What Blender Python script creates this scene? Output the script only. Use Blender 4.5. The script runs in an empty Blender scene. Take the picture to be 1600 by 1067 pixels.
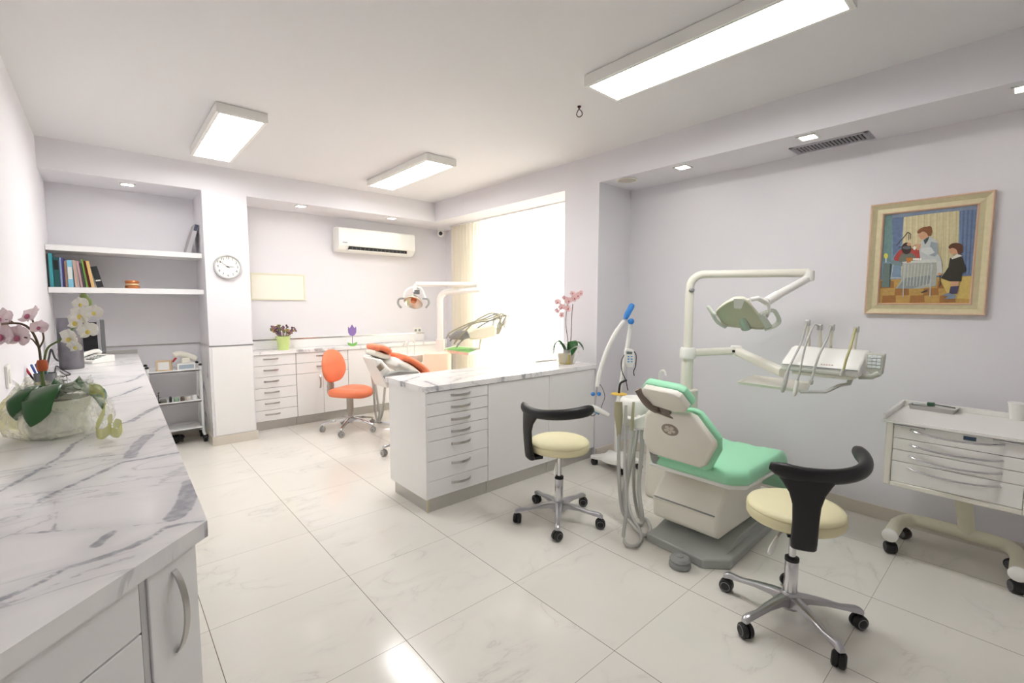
import bpy, bmesh, math, random
from mathutils import Vector, Matrix, Euler, Quaternion
PI = math.pi
V = Vector
random.seed(7)
C = bpy.context.scene.collection
SC = bpy.context.scene

# ------------------------------------------------------------------ camera
F_PX, YAW, PITCH, ROLL, CAM_H = 721.7, math.radians(41.3807), math.radians(-4.7609), math.radians(0.1728), 1.3879
_f = V((math.sin(YAW)*math.cos(PITCH), math.cos(YAW)*math.cos(PITCH), math.sin(PITCH)))
_r0 = V((math.cos(YAW), -math.sin(YAW), 0)); _u0 = _r0.cross(_f)
_r = _r0*math.cos(ROLL) + _u0*math.sin(ROLL)
_u = -_r0*math.sin(ROLL) + _u0*math.cos(ROLL)
cam_data = bpy.data.cameras.new('camera'); cam_data.sensor_width = 36; cam_data.lens = 36*F_PX/1600
cam_data.clip_start = .02
cam = bpy.data.objects.new('camera', cam_data); C.objects.link(cam)
M = Matrix((( _r.x, _u.x, -_f.x, 0), (_r.y, _u.y, -_f.y, 0), (_r.z, _u.z, -_f.z, CAM_H), (0, 0, 0, 1)))
cam.matrix_world = M
SC.camera = cam

def at(u, v, **k):
    """point of the room seen at pixel (u, v) of the photograph on a plane X=, Y= or Z="""
    d = _f + _r*((u-800)/F_PX) - _u*((v-533.5)/F_PX); o = V((0, 0, CAM_H))
    (a, val), = k.items(); i = 'XYZ'.index(a)
    return o + d*((val-o[i])/d[i])

# ------------------------------------------------------------------ light and exposure
SC.view_settings.view_transform = 'Standard'; SC.view_settings.look = 'None'
SC.view_settings.gamma = 1; SC.view_settings.use_curve_mapping = False
SC.view_settings.exposure = 0.6
WORLD_STRENGTH = 5.6
PANEL_STRENGTH = 17.0
SPOT_STRENGTH = 14.0
w = bpy.data.worlds.new('daylight'); SC.world = w; w.use_nodes = True
nt = w.node_tree; bg = nt.nodes['Background']
bg.inputs[0].default_value = (1.0, .985, .95, 1); bg.inputs[1].default_value = WORLD_STRENGTH
pl = bpy.data.lights.new('window_portal', 'AREA'); pl.shape = 'RECTANGLE'; pl.size = 1.95; pl.size_y = 2.4
pl.cycles.is_portal = True
po = bpy.data.objects.new('window_portal', pl); C.objects.link(po)
po.location = (3.86, 3.93, 1.22); po.rotation_euler = (0, PI/2, PI)   # faces -X
po.rotation_euler = V((-1, 0, 0)).to_track_quat('-Z', 'Y').to_euler()
SC.cycles.max_bounces = 10; SC.cycles.diffuse_bounces = 6; SC.cycles.glossy_bounces = 4
SC.cycles.transmission_bounces = 8; SC.cycles.transparent_max_bounces = 10
SC.cycles.sample_clamp_indirect = 6.0
SC.cycles.use_denoising = True

# ------------------------------------------------------------------ materials
MATS = {}
def lin(r, g, b):
    f = lambda c: (c/255/12.92 if c/255 <= .04045 else ((c/255+.055)/1.055)**2.4)
    return (f(r), f(g), f(b), 1)
def mat(name, rgb, rough=.5, metal=0, var=.04, scale=14, bump=0, coat=0, trans=0, alpha=1, emit=0, spec=.5, ior=1.45, sss=0):
    if name in MATS: return MATS[name]
    m = bpy.data.materials.new(name); m.use_nodes = True; t = m.node_tree; N = t.nodes; L = t.links
    p = N['Principled BSDF']; c = lin(*rgb)
    tc = N.new('ShaderNodeTexCoord'); nz = N.new('ShaderNodeTexNoise'); nz.inputs['Scale'].default_value = scale
    nz.inputs['Detail'].default_value = 4
    L.new(tc.outputs['Object'], nz.inputs['Vector'])
    mx = N.new('ShaderNodeMix'); mx.data_type = 'RGBA'
    mx.inputs[6].default_value = tuple(max(0, x*(1-var)) for x in c[:3])+(1,)
    mx.inputs[7].default_value = tuple(min(1, x*(1+var)) for x in c[:3])+(1,)
    L.new(nz.outputs['Fac'], mx.inputs[0]); L.new(mx.outputs[2], p.inputs['Base Color'])
    mr = N.new('ShaderNodeMapRange'); mr.inputs[3].default_value = max(0.02, rough*.85); mr.inputs[4].default_value = min(1, rough*1.15)
    L.new(nz.outputs['Fac'], mr.inputs[0]); L.new(mr.outputs[0], p.inputs['Roughness'])
    p.inputs['Metallic'].default_value = metal; p.inputs['Coat Weight'].default_value = coat
    p.inputs['Transmission Weight'].default_value = trans; p.inputs['Alpha'].default_value = alpha
    p.inputs['IOR'].default_value = ior; p.inputs['Specular IOR Level'].default_value = spec
    if sss: p.inputs['Subsurface Weight'].default_value = sss; p.inputs['Subsurface Radius'].default_value = (.01, .008, .005)
    if emit:
        p.inputs['Emission Color'].default_value = c; p.inputs['Emission Strength'].default_value = emit
    if bump:
        b = N.new('ShaderNodeBump'); b.inputs['Strength'].default_value = bump; b.inputs['Distance'].default_value = .004
        n2 = N.new('ShaderNodeTexNoise'); n2.inputs['Scale'].default_value = scale*14; L.new(tc.outputs['Object'], n2.inputs['Vector'])
        L.new(n2.outputs['Fac'], b.inputs['Height']); L.new(b.outputs[0], p.inputs['Normal'])
    MATS[name] = m; return m

def node_helper(m):
    t = m.node_tree
    def n(typ, **kw):
        x = t.nodes.new('ShaderNode'+typ)
        for k, v in kw.items(): setattr(x, k, v)
        return x
    def math_(op, a, b=None, c=None, clamp=False):
        x = n('Math', operation=op, use_clamp=clamp)
        for i, q in enumerate((a, b, c)):
            if q is None: continue
            if isinstance(q, (int, float)): x.inputs[i].default_value = q
            else: t.links.new(q, x.inputs[i])
        return x.outputs[0]
    def mix(f, a, b):
        x = n('Mix', data_type='RGBA')
        for i, q in ((0, f), (6, a), (7, b)):
            if isinstance(q, (int, float, tuple)): x.inputs[i].default_value = q
            else: t.links.new(q, x.inputs[i])
        return x.outputs[2]
    def rng(v, a, b, c=0, d=1, smooth=True):
        x = n('MapRange'); x.interpolation_type = 'SMOOTHSTEP' if smooth else 'LINEAR'
        t.links.new(v, x.inputs[0])
        for i, q in zip((1, 2, 3, 4), (a, b, c, d)): x.inputs[i].default_value = q
        return x.outputs[0]
    return t, n, math_, mix, rng

def marble_material(name, with_attr):
    m = bpy.data.materials.new(name); m.use_nodes = True
    t, n, ma, mix, rng = node_helper(m); L = t.links; p = t.nodes['Principled BSDF']
    tc = n('TexCoord'); mp = n('Mapping'); L.new(tc.outputs['Object'], mp.inputs[0])
    mp.inputs['Rotation'].default_value = (0, 0, math.radians(-38)); mp.inputs['Scale'].default_value = (1.0, 2.4, 1.0)
    n1 = n('TexNoise'); n1.inputs['Scale'].default_value = 1.6; n1.inputs['Detail'].default_value = 7; n1.inputs['Roughness'].default_value = .55; n1.inputs['Distortion'].default_value = .6
    L.new(mp.outputs[0], n1.inputs[0])
    n2 = n('TexNoise'); n2.inputs['Scale'].default_value = 45; n2.inputs['Detail'].default_value = 6
    L.new(tc.outputs['Object'], n2.inputs[0])
    n3 = n('TexNoise'); n3.inputs['Scale'].default_value = 9; n3.inputs['Detail'].default_value = 5
    L.new(tc.outputs['Object'], n3.inputs[0])
    fine = ma('ABSOLUTE', ma('SUBTRACT', n1.outputs['Fac'], .5))
    hair = rng(fine, 0.0, .012, .42, 0)
    broad = rng(fine, 0.0, .10, .16, 0)
    col = mix(broad, lin(243, 241, 240), lin(196, 196, 200))
    col = mix(hair, col, lin(160, 160, 164))
    if with_attr:
        at_ = n('Attribute'); at_.attribute_name = 'vein'
        d = ma('ADD', at_.outputs['Fac'], ma('MULTIPLY', ma('SUBTRACT', n3.outputs['Fac'], .5), .016))
        d = ma('ADD', d, ma('MULTIPLY', ma('SUBTRACT', n2.outputs['Fac'], .5), .010))
        core = rng(d, -.004, .003, 1, 0)
        halo = rng(d, -.01, .05, .34, 0)
        inner = mix(rng(n2.outputs['Fac'], .35, .7), lin(160, 160, 167), lin(194, 194, 200))
        col = mix(halo, col, lin(200, 200, 205))
        col = mix(core, col, inner)
    else:
        n4 = n('TexNoise'); n4.inputs['Scale'].default_value = .9; n4.inputs['Detail'].default_value = 6; n4.inputs['Distortion'].default_value = 1.2
        L.new(mp.outputs[0], n4.inputs[0])
        d = ma('ABSOLUTE', ma('SUBTRACT', n4.outputs['Fac'], .52))
        d = ma('ADD', d, ma('MULTIPLY', ma('SUBTRACT', n3.outputs['Fac'], .5), .05))
        col = mix(rng(d, .0, .03, .8, 0), col, lin(150, 150, 156))
    L.new(col, p.inputs['Base Color']); p.inputs['Roughness'].default_value = .17
    p.inputs['Specular IOR Level'].default_value = .45
    return m

def floor_material():
    m = bpy.data.materials.new('polished_tile'); m.use_nodes = True
    t, n, ma, mix, rng = node_helper(m); L = t.links; p = t.nodes['Principled BSDF']
    tc = n('TexCoord'); sp = n('SeparateXYZ'); L.new(tc.outputs['Object'], sp.inputs[0])
    gx = ma('DIVIDE', ma('SUBTRACT', sp.outputs[0], .2628), .6); gy = ma('DIVIDE', ma('SUBTRACT', sp.outputs[1], .4333), .6)
    fx = ma('FRACT', gx); fy = ma('FRACT', gy)
    ex = ma('MINIMUM', fx, ma('SUBTRACT', 1, fx)); ey = ma('MINIMUM', fy, ma('SUBTRACT', 1, fy))
    gro = ma('MAXIMUM', rng(ex, .0018, .0032, 1, 0), ma('MULTIPLY', rng(ey, .0014, .0028, 1, 0), .7))
    cell = n('CombineXYZ'); L.new(ma('FLOOR', gx), cell.inputs[0]); L.new(ma('FLOOR', gy), cell.inputs[1])
    wn = n('TexWhiteNoise'); L.new(cell.outputs[0], wn.inputs[0])
    off = n('VectorMath', operation='SCALE'); L.new(wn.outputs['Color'], off.inputs[0]); off.inputs['Scale'].default_value = 9
    pos = n('VectorMath', operation='ADD'); L.new(tc.outputs['Object'], pos.inputs[0]); L.new(off.outputs[0], pos.inputs[1])
    mp = n('Mapping'); L.new(pos.outputs[0], mp.inputs[0]); mp.inputs['Rotation'].default_value = (0, 0, .5); mp.inputs['Scale'].default_value = (1, 1.9, 1)
    n1 = n('TexNoise'); n1.inputs['Scale'].default_value = 2.2; n1.inputs['Detail'].default_value = 8; n1.inputs['Distortion'].default_value = .8; L.new(mp.outputs[0], n1.inputs[0])
    n2 = n('TexNoise'); n2.inputs['Scale'].default_value = 3; n2.inputs['Detail'].default_value = 3; L.new(pos.outputs[0], n2.inputs[0])
    v = ma('ABSOLUTE', ma('SUBTRACT', n1.outputs['Fac'], .5))
    vein = ma('MULTIPLY', rng(v, 0, .012, .26, 0), rng(n2.outputs['Fac'], .48, .66))
    soft = ma('MULTIPLY', rng(v, 0, .09, .2, 0), rng(n2.outputs['Fac'], .42, .7))
    base = mix(n2.outputs['Fac'], lin(222, 218, 210), lin(231, 228, 220))
    base = mix(rng(wn.outputs['Value'], 0, 1, 0, .25), base, lin(216, 212, 204))
    base = mix(soft, base, lin(196, 192, 186))
    base = mix(vein, base, lin(172, 168, 163))
    base = mix(gro, base, lin(112, 100, 90))
    L.new(base, p.inputs['Base Color'])
    L.new(rng(gro, 0, 1, .13, .6), p.inputs['Roughness']); p.inputs['Specular IOR Level'].default_value = .42
    return m

def fabric_sheer():
    m = bpy.data.materials.new('sheer_curtain'); m.use_nodes = True
    t, n, ma, mix, rng = node_helper(m); L = t.links; p = t.nodes['Principled BSDF']; out = t.nodes['Material Output']
    tr = n('BsdfTranslucent'); df = n('BsdfDiffuse'); tp = n('BsdfTransparent')
    tc = n('TexCoord'); nz = n('TexNoise'); nz.inputs['Scale'].default_value = 120; L.new(tc.outputs['Object'], nz.inputs[0])
    c = mix(nz.outputs['Fac'], lin(250, 245, 232), lin(246, 240, 224))
    L.new(c, tr.inputs[0]); L.new(c, df.inputs[0])
    a = n('MixShader'); a.inputs[0].default_value = .55; L.new(df.outputs[0], a.inputs[1]); L.new(tr.outputs[0], a.inputs[2])
    b = n('MixShader'); b.inputs[0].default_value = .22; L.new(a.outputs[0], b.inputs[1]); L.new(tp.outputs[0], b.inputs[2])
    L.new(b.outputs[0], out.inputs[0]); t.nodes.remove(p)
    return m

WALL = mat('wall_paint', (228, 226, 230), .75, var=.012, scale=3, bump=.03)
CEIL = mat('ceiling_paint', (229, 228, 229), .8, var=.012, scale=3, bump=.03)
TILE = floor_material()
BASE = mat('beige_tile_base', (214, 206, 194), .3, var=.05, scale=6)
MARBLE = marble_material('veined_marble_slab', True)
MARBLE2 = marble_material('soft_marble_slab', False)
LACQ = mat('white_lacquer', (238, 237, 236), .22, var=.01)
LACQ_G = mat('grey_gap', (150, 150, 152), .5)
KICK = mat('brushed_kick_plate', (196, 194, 190), .32, metal=.75, var=.05, scale=30)
CHROME = mat('chrome', (214, 214, 216), .14, metal=1, var=.03)
ALU = mat('cast_aluminium', (186, 186, 190), .3, metal=.95, var=.05)
STEEL = mat('satin_steel', (190, 188, 186), .3, metal=1)
BLACK = mat('black_rubber', (32, 31, 32), .38, var=.1)
BLACKP = mat('black_plastic', (24, 24, 26), .45, var=.1)
GREYP = mat('grey_plastic', (150, 152, 150), .45)
GREYD = mat('dark_grey_plastic', (98, 100, 102), .45)
WHITEP = mat('white_plastic', (240, 239, 234), .35, var=.012)
CREAMP = mat('ivory_plastic', (233, 230, 218), .35, var=.015)
CREAM = mat('cream_leather', (233, 225, 184), .42, bump=.12, scale=9)
GREEN = mat('mint_vinyl', (160, 225, 186), .42, bump=.05, scale=6)
ORANGE = mat('orange_vinyl', (238, 132, 94), .42, bump=.05, scale=6)
GLASS = mat('clear_glass', (250, 252, 252), .03, trans=1, var=0)
BLUE = mat('blue_plastic', (58, 136, 214), .4)
WOODL = mat('light_wood', (214, 188, 150), .5, var=.12, scale=20)
TAUPE = mat('taupe_plastic', (128, 116, 106), .45)
HOSE = mat('grey_hose', (188, 188, 184), .5)
SHEER = fabric_sheer()
PANEL = mat('lit_diffuser', (254, 253, 252), .5, emit=PANEL_STRENGTH, var=0)
SPOT = mat('lit_spot', (255, 246, 236), .5, emit=SPOT_STRENGTH, var=0)

# ------------------------------------------------------------------ helpers
class MB:
    def __init__(s): s.bm = bmesh.new(); s.mats = []; s.cur = 0
    def m(s, material):
        if material not in s.mats: s.mats.append(material)
        s.cur = s.mats.index(material); return s
    def _f(s, vs, smooth=True):
        try: f = s.bm.faces.new(vs)
        except ValueError: return None
        f.material_index = s.cur; f.smooth = smooth; return f
    def box(s, x0, x1, y0, y1, z0, z1, T=None):
        P = [V((x, y, z)) for x in (x0, x1) for y in (y0, y1) for z in (z0, z1)]
        if T is not None: P = [T @ p for p in P]
        v = [s.bm.verts.new(p) for p in P]
        for q in ((0, 1, 3, 2), (4, 6, 7, 5), (0, 4, 5, 1), (2, 3, 7, 6), (0, 2, 6, 4), (1, 5, 7, 3)): s._f([v[i] for i in q])
        return s
    def prism(s, pts, z0, z1, T=None, taper=None):
        lo = [V((p[0], p[1], z0)) for p in pts]; hi = [V((p[0], p[1], z1)) for p in (taper or pts)]
        if T is not None: lo = [T @ p for p in lo]; hi = [T @ p for p in hi]
        return s.loft([lo, hi])
    def loft(s, rings, closed=True, caps=True):
        R = [[s.bm.verts.new(p) for p in r] for r in rings]; n = len(R[0])
        for a, b in zip(R, R[1:]):
            for i in range(n if closed else n-1): s._f([a[i], a[(i+1) % n], b[(i+1) % n], b[i]])
        if caps: s._f(list(reversed(R[0]))); s._f(R[-1])
        return s
    def tube(s, pts, r, n=10, closed=False, flat=None, up=None):
        pts = [V(p) for p in pts]; k = len(pts); rs = r if isinstance(r, (list, tuple)) else [r]*k
        rings = []; nrm = None
        for i, p in enumerate(pts):
            a = pts[i-1] if i > 0 else (pts[-1] if closed else p); b = pts[i+1] if i < k-1 else (pts[0] if closed else p)
            d = (b-a).normalized()
            if nrm is None:
                ref = V(up) if up else (V((0, 0, 1)) if abs(d.z) < .9 else V((1, 0, 0)))
                nrm = (ref-d*ref.dot(d)).normalized()
            else:
                q = nrm-d*nrm.dot(d); nrm = q.normalized() if q.length > 1e-6 else nrm
            bn = d.cross(nrm); fl = flat or 1
            rings.append([p+nrm*(rs[i]*math.cos(2*PI*j/n))+bn*(rs[i]*fl*math.sin(2*PI*j/n)) for j in range(n)])
        if closed: rings.append(rings[0])
        if closed:
            R = [[s.bm.verts.new(p) for p in rr] for rr in rings[:-1]]; R.append(R[0])
            for a, b in zip(R, R[1:]):
                for i in range(n): s._f([a[i], a[(i+1) % n], b[(i+1) % n], b[i]])
            return s
        return s.loft(rings)
    def lathe(s, prof, n=28, T=None, sx=1, sy=1):
        rings = []
        for r, z in prof:
            ring = [V((r*sx*math.cos(2*PI*j/n), r*sy*math.sin(2*PI*j/n), z)) for j in range(n)]
            if T is not None: ring = [T @ p for p in ring]
            rings.append(ring)
        return s.loft(rings)
    def ell(s, c, r, T=None, n=14):
        if not isinstance(r, (tuple, list)): r = (r, r, r)
        rings = []; h = n//2+1
        for i in range(1, h):
            a = -PI/2+PI*i/h
            ring = [V((c[0]+r[0]*math.cos(a)*math.cos(2*PI*j/n), c[1]+r[1]*math.cos(a)*math.sin(2*PI*j/n), c[2]+r[2]*math.sin(a))) for j in range(n)]
            rings.append([T @ p for p in ring] if T is not None else ring)
        return s.loft(rings)
    def sheet(s, fn, nu, nv, th=0):
        g = [[s.bm.verts.new(fn(i/nu, j/nv)) for j in range(nv+1)] for i in range(nu+1)]
        for i in range(nu):
            for j in range(nv): s._f([g[i][j], g[i+1][j], g[i+1][j+1], g[i][j+1]])
        return s
    def build(s, name, material=None, parent=None, bevel=0, seg=2, sub=0, solid=0, angle=40, loc=None, rot=None, recalc=True):
        if material is not None and not s.mats: s.mats = [material]
        if recalc: bmesh.ops.recalc_face_normals(s.bm, faces=s.bm.faces)
        me = bpy.data.meshes.new(name); s.bm.to_mesh(me); s.bm.free()
        for q in s.mats: me.materials.append(q)
        me.set_sharp_from_angle(angle=math.radians(angle))
        o = bpy.data.objects.new(name, me); C.objects.link(o)
        if parent: o.parent = parent
        if loc: o.location = loc
        if rot: o.rotation_euler = rot
        if solid:
            q = o.modifiers.new('solid', 'SOLIDIFY'); q.thickness = solid; q.offset = 0
        if bevel:
            q = o.modifiers.new('bevel', 'BEVEL'); q.width = bevel; q.segments = seg; q.limit_method = 'ANGLE'; q.angle_limit = math.radians(35)
        if sub:
            q = o.modifiers.new('sub', 'SUBSURF'); q.levels = sub; q.render_levels = sub
            for e in me.polygons: e.use_smooth = True
        return o

def tag(o, label, cat, group=None, kind=None):
    if label: o['label'] = label
    if cat: o['category'] = cat
    if group: o['group'] = group
    if kind: o['kind'] = kind
    return o
def thing(name, label, cat, loc=(0, 0, 0), rz=0, group=None):
    o = bpy.data.objects.new(name, None); C.objects.link(o); o.location = loc; o.rotation_euler = (0, 0, rz)
    o.empty_display_size = .1
    return tag(o, label, cat, group)
def struct(o): o['kind'] = 'structure'; return o
KIDS = {}
def kids(o): return [c for c in bpy.data.objects if c.parent is o]
def copy_tree(o, parent=None):
    c = o.copy(); C.objects.link(c); c.parent = parent
    for ch in kids(o): copy_tree(ch, c)
    return c
def spline(pts, n=8, closed=False):
    P = [V(p) for p in pts]; out = []; k = len(P)
    for i in range(k if closed else k-1):
        p1, p2 = P[i], P[(i+1) % k]
        p0 = P[i-1] if (i > 0 or closed) else p1*2-p2
        p3 = P[(i+2) % k] if (i+2 < k or closed) else p2*2-p1
        for j in range(n):
            t = j/n
            out.append(.5*((2*p1)+(p2-p0)*t+(2*p0-5*p1+4*p2-p3)*t*t+(3*p1-p0-3*p2+p3)*t**3))
    if not closed: out.append(P[-1].copy())
    return out
def frame(o, zaxis, xaxis=None):
    """matrix with its z along zaxis at origin o"""
    z = V(zaxis).normalized(); x = V(xaxis) if xaxis is not None else (V((0, 0, 1)) if abs(z.z) < .9 else V((1, 0, 0)))
    x = (x-z*x.dot(z)).normalized(); y = z.cross(x)
    return Matrix(((x.x, y.x, z.x, o[0]), (x.y, y.y, z.y, o[1]), (x.z, y.z, z.z, o[2]), (0, 0, 0, 1)))
def rounded(w, h, r, n=5, cx=0, cy=0):
    P = []
    for sx, sy, a0 in ((1, 1, 0), (-1, 1, 90), (-1, -1, 180), (1, -1, 270)):
        for i in range(n+1):
            a = math.radians(a0+90*i/n); P.append((cx+sx*(w/2-r)+r*math.cos(a), cy+sy*(h/2-r)+r*math.sin(a)))
    return P
# ------------------------------------------------------------------ setting
XL, XR, XF, YF, YB, ZS, ZC, YR = -.335, 3.71, 3.24, 5.18, 5.72, 2.42, 2.66, -1.7
XC0, XC1 = .73, 1.10          # column
YP0, YP1 = 2.55, 2.945        # pillar
YW0, YW1 = 2.96, 4.88         # window opening
b = MB().box(XL-.3, XR+.3, YR-.2, YB+.2, -.1, 0); struct(b.build('floor', TILE))
b = MB().m(CEIL).box(XL-.3, XR+.3, YR-.2, YB+.2, ZC, ZC+.15)
b.m(WALL).box(XF, XR+.3, YR-.2, YB+.2, ZS, ZC).box(XL-.3, XF, YF, YB+.2, ZS, ZC)
struct(b.build('ceiling', CEIL))
struct(MB().box(XL-.2, XL, YR-.2, YB+.2, 0, ZC).build('wall_left', WALL))
struct(MB().box(XL, XR+.2, YB, YB+.2, 0, ZS).build('wall_back', WALL))
struct(MB().box(XC0, XC1, YF, YB, 0, ZS).build('wall_column', WALL))
b = MB().box(XR, XR+.2, YR-.2, YP0, 0, ZS).box(XF, XR+.2, YP0, YP1, 0, ZS)
b.box(XR+.05, XR+.2, YP1, YW0, 0, ZS).box(XR+.05, XR+.2, YW1, YB, 0, ZS).box(XR+.05, XR+.2, YW0, YW1, 0, .06)
struct(b.build('wall_right', WALL))
struct(MB().box(XL, XR, YR-.2, YR, 0, ZC).build('wall_front', WALL))
# skirting of beige tile
h = .085
b = MB().box(XR-.012, XR, YR, YP0, 0, h).box(XF+.01, XR, YP0-.012, YP0, 0, h); struct(b.build('baseboard_right', BASE, bevel=.002))
b = MB().box(XC0-.012, XC1+.012, YF-.012, YF, 0, .09).box(XC0-.012, XC0, YF, YB, 0, .09).box(XL, XC0, YB-.012, YB, 0, .09)
struct(b.build('baseboard_back', BASE, bevel=.002))
# column lower panel, and the bright strip line round the niche
b = MB().box(XC0+.018, XC1-.012, YF-.008, YF, .095, .955); struct(b.build('trim_1', LACQ, bevel=.002))
b = MB().box(XC0-.004, XC1+.004, YF-.006, YF, .962, .972).box(XC0-.005, XC0, YF, YB, .962, .972).box(XL, XC0, YB-.006, YB, .962, .974)
struct(b.build('trim_2', STEEL))
b = MB().box(XC0-.003, XC0, YF, YB, .09, .962); struct(b.build('trim_3', MARBLE2))

# window
b = MB()
xw = XR+.10
for y in (YW0, (YW0+YW1)/2-.03, YW1-.05): b.box(xw, xw+.06, y, y+.05, .06, ZS)
b.box(xw, xw+.06, YW0, YW1, .06, .12).box(xw, xw+.06, YW0, YW1, ZS-.05, ZS)
wf = struct(b.build('window_1', LACQ, bevel=.004))
MB().box(xw+.025, xw+.031, YW0+.05, YW1-.05, .12, ZS-.05).build('pane', GLASS, wf)
# sheer curtains
def curtain(y0, y1, label, folds, amp):
    b = MB(); n = int((y1-y0)*110)
    def fn(s, t):
        y = y0+(y1-y0)*s; z = .02+(ZS-.035)*t
        a = amp*(.75+.25*math.sin(7*s+2))
        x = 3.585+a*math.sin(2*PI*folds*s+.6*math.sin(5*s))+.006*math.sin(3*t+9*s)
        return V((x, y, z))
    b.sheet(fn, n, 6)
    o = b.build('curtain', SHEER, recalc=False); tag(o, label, 'curtain', 'sheer curtains over the window'); return o
curtain(YP1+.03, 4.135, 'white sheer curtain panel beside the pillar, on the right half of the bright window', 15, .022)
curtain(4.15, 5.29, 'cream sheer curtain panel bunched toward the back corner, on the left half of the window', 17, .03)
tag(MB().box(3.56, 3.61, YP1+.01, 5.32, ZS-.014, ZS).build('curtain_rail', LACQ), 'slim white curtain track under the window soffit', 'curtain rail')

# ceiling lights: long surface panels
def panel_light(x, y, label):
    t = thing('ceiling_panel_light', label, 'ceiling light', (x, y, ZC), 0, 'surface panel lights on the ceiling')
    hx, hy, d = .15, .595, .062
    b = MB()
    b.box(-hx, -hx+.012, -hy, hy, -d, -.003).box(hx-.012, hx, -hy, hy, -d, -.003).box(-hx+.0121, hx-.0121, -hy, -hy+.012, -d, -.003).box(-hx+.0121, hx-.0121, hy-.012, hy, -d, -.003)
    b.box(-hx+.0125, hx-.0125, -hy+.0125, hy-.0125, -.02, -.0005); b.build('housing', WHITEP, t)
    b = MB()
    b.box(-hx+.012, -hx+.022, -hy+.012, hy-.012, -d-.0015, -d+.008).box(hx-.022, hx-.012, -hy+.012, hy-.012, -d-.0015, -d+.008)
    b.box(-hx+.022, hx-.022, -hy+.012, -hy+.022, -d-.0015, -d+.008).box(-hx+.022, hx-.022, hy-.022, hy-.012, -d-.0015, -d+.008); b.build('bezel', WHITEP, t)
    MB().box(-hx+.022, hx-.022, -hy+.022, hy-.022, -d+.004, -d+.012).build('diffuser', PANEL, t)
    return t
panel_light(2.235, 1.165, 'long lit panel light nearest the camera at the top right of the ceiling')
panel_light(.75, 4.125, 'lit rectangular panel light above the bookshelf niche side of the ceiling')
panel_light(2.27, 4.10, 'lit rectangular panel light between the air conditioner and the window')
# recessed downlights
def downlight(u, v, label, rz=0):
    p = at(u, v, Z=ZS)
    t = thing('recessed_spotlight', label, 'spotlight', p, 0, 'recessed spotlights in the soffit')
    b = MB(); s = .055
    for a in (0, 1, 2, 3):
        T = Matrix.Rotation(a*PI/2, 4, 'Z'); b.box(-s, s, s-.014, s, -.006, 0, T)
    b.build('rim', WHITEP, t, bevel=.002)
    MB().box(-s+.012, s-.012, -s+.012, s-.012, -.004, 0).build('lamp', SPOT, t)
downlight(199, 288, 'small lit square spotlight in the soffit above the bookshelf niche')
downlight(470, 322, 'small lit spotlight in the soffit above the white wall board')
downlight(612, 341, 'small lit spotlight in the soffit above the air conditioner')
downlight(1067, 261, 'lit square spotlight in the right soffit beside the round speaker')
downlight(1263, 214, 'lit square spotlight in the right soffit beside the air vent')
downlight(1606, 136, 'spotlight cut by the right frame edge in the right soffit')
p = at(980, 281, Z=ZS)
t = thing('ceiling_speaker', 'round off white speaker set in the right soffit near the pillar', 'speaker', p)
MB().lathe([(.085, 0), (.088, -.006), (.078, -.009), (.074, -.005)]).build('rim', CREAMP, t)
MB().lathe([(.074, -.001), (.073, -.006), (.03, -.009), (.001, -.0095)]).build('grille', mat('speaker_mesh', (205, 198, 186), .7, bump=.4, scale=40), t)
# air vent
a, b2 = at(1237, 233, Z=ZS), at(1372, 210, Z=ZS)
vx0, vx1, vy0, vy1 = 3.475, 3.655, .735, 1.165
t = thing('air_vent', 'grey slatted air vent grille in the right soffit above the painting', 'vent', ((vx0+vx1)/2, (vy0+vy1)/2, ZS))
hx, hy = (vx1-vx0)/2, (vy1-vy0)/2
b = MB(); b.box(-hx, -hx+.025, -hy, hy, -.006, 0).box(hx-.025, hx, -hy, hy, -.006, 0).box(-hx, hx, -hy, -hy+.025, -.006, 0).box(-hx, hx, hy-.025, hy, -.006, 0)
b.build('frame', ALU, t, bevel=.0015)
MB().box(-hx+.02, hx-.02, -hy+.02, hy-.02, -.0012, 0).build('duct', mat('dark_duct', (58, 56, 54), .7), t)
b = MB(); n = 19
for i in range(n):
    y = -hy+.03+(2*hy-.06)*i/(n-1); T = Matrix.Translation((0, y, -.006)) @ Matrix.Rotation(.6, 4, 'X'); b.box(-hx+.024, hx-.024, -.0012, .0012, -.005, .005, T)
b.build('slats', ALU, t)
# hook
p = at(905, 166, Z=ZC)
t = thing('ceiling_hook', 'dark red loop hook hanging from the ceiling beside the long panel light', 'hook', p)
dr = mat('dark_red_metal', (74, 34, 34), .5)
MB().lathe([(.012, 0), (.012, -.006), (.005, -.012), (.004, -.02)], 12).build('mount', dr, t)
MB().tube(spline([(0, 0, -.02), (.012, -.012, -.035), (.014, -.013, -.055), (0, 0, -.068), (-.012, .01, -.055), (-.008, .008, -.035)], 6, True), .0028, 8, True).build('loop', dr, t)

# ------------------------------------------------------------------ wall fittings
# air conditioner
a, q = at(529, 353, Y=YB-.2), at(649, 404, Y=YB-.2)
x0, x1, z0, z1 = a.x, q.x, q.z+.03, at(560, 356, Y=YB-.2).z
t = thing('air_conditioner', 'white wall mounted air conditioner above the back counter', 'air conditioner', ((x0+x1)/2, YB, (z0+z1)/2))
W, H = x1-x0, z1-z0
prof = [(0, H/2), (-.13, H/2), (-.185, H/2-.012), (-.2, H/2-.04), (-.2, -H/2+.085), (-.19, -H/2+.075)]
prof2 = [(0, H/2), (-.13, H/2), (-.185, H/2-.012), (-.2, H/2-.04), (-.198, -H/2+.07), (-.165, -H/2+.03), (-.12, -H/2), (0, -H/2)]
T = Matrix(((0, 0, 1, 0), (1, 0, 0, 0), (0, 1, 0, 0), (0, 0, 0, 1)))
MB().prism(prof2, -W/2, W/2, T).build('body', WHITEP, t, bevel=.006)
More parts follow.
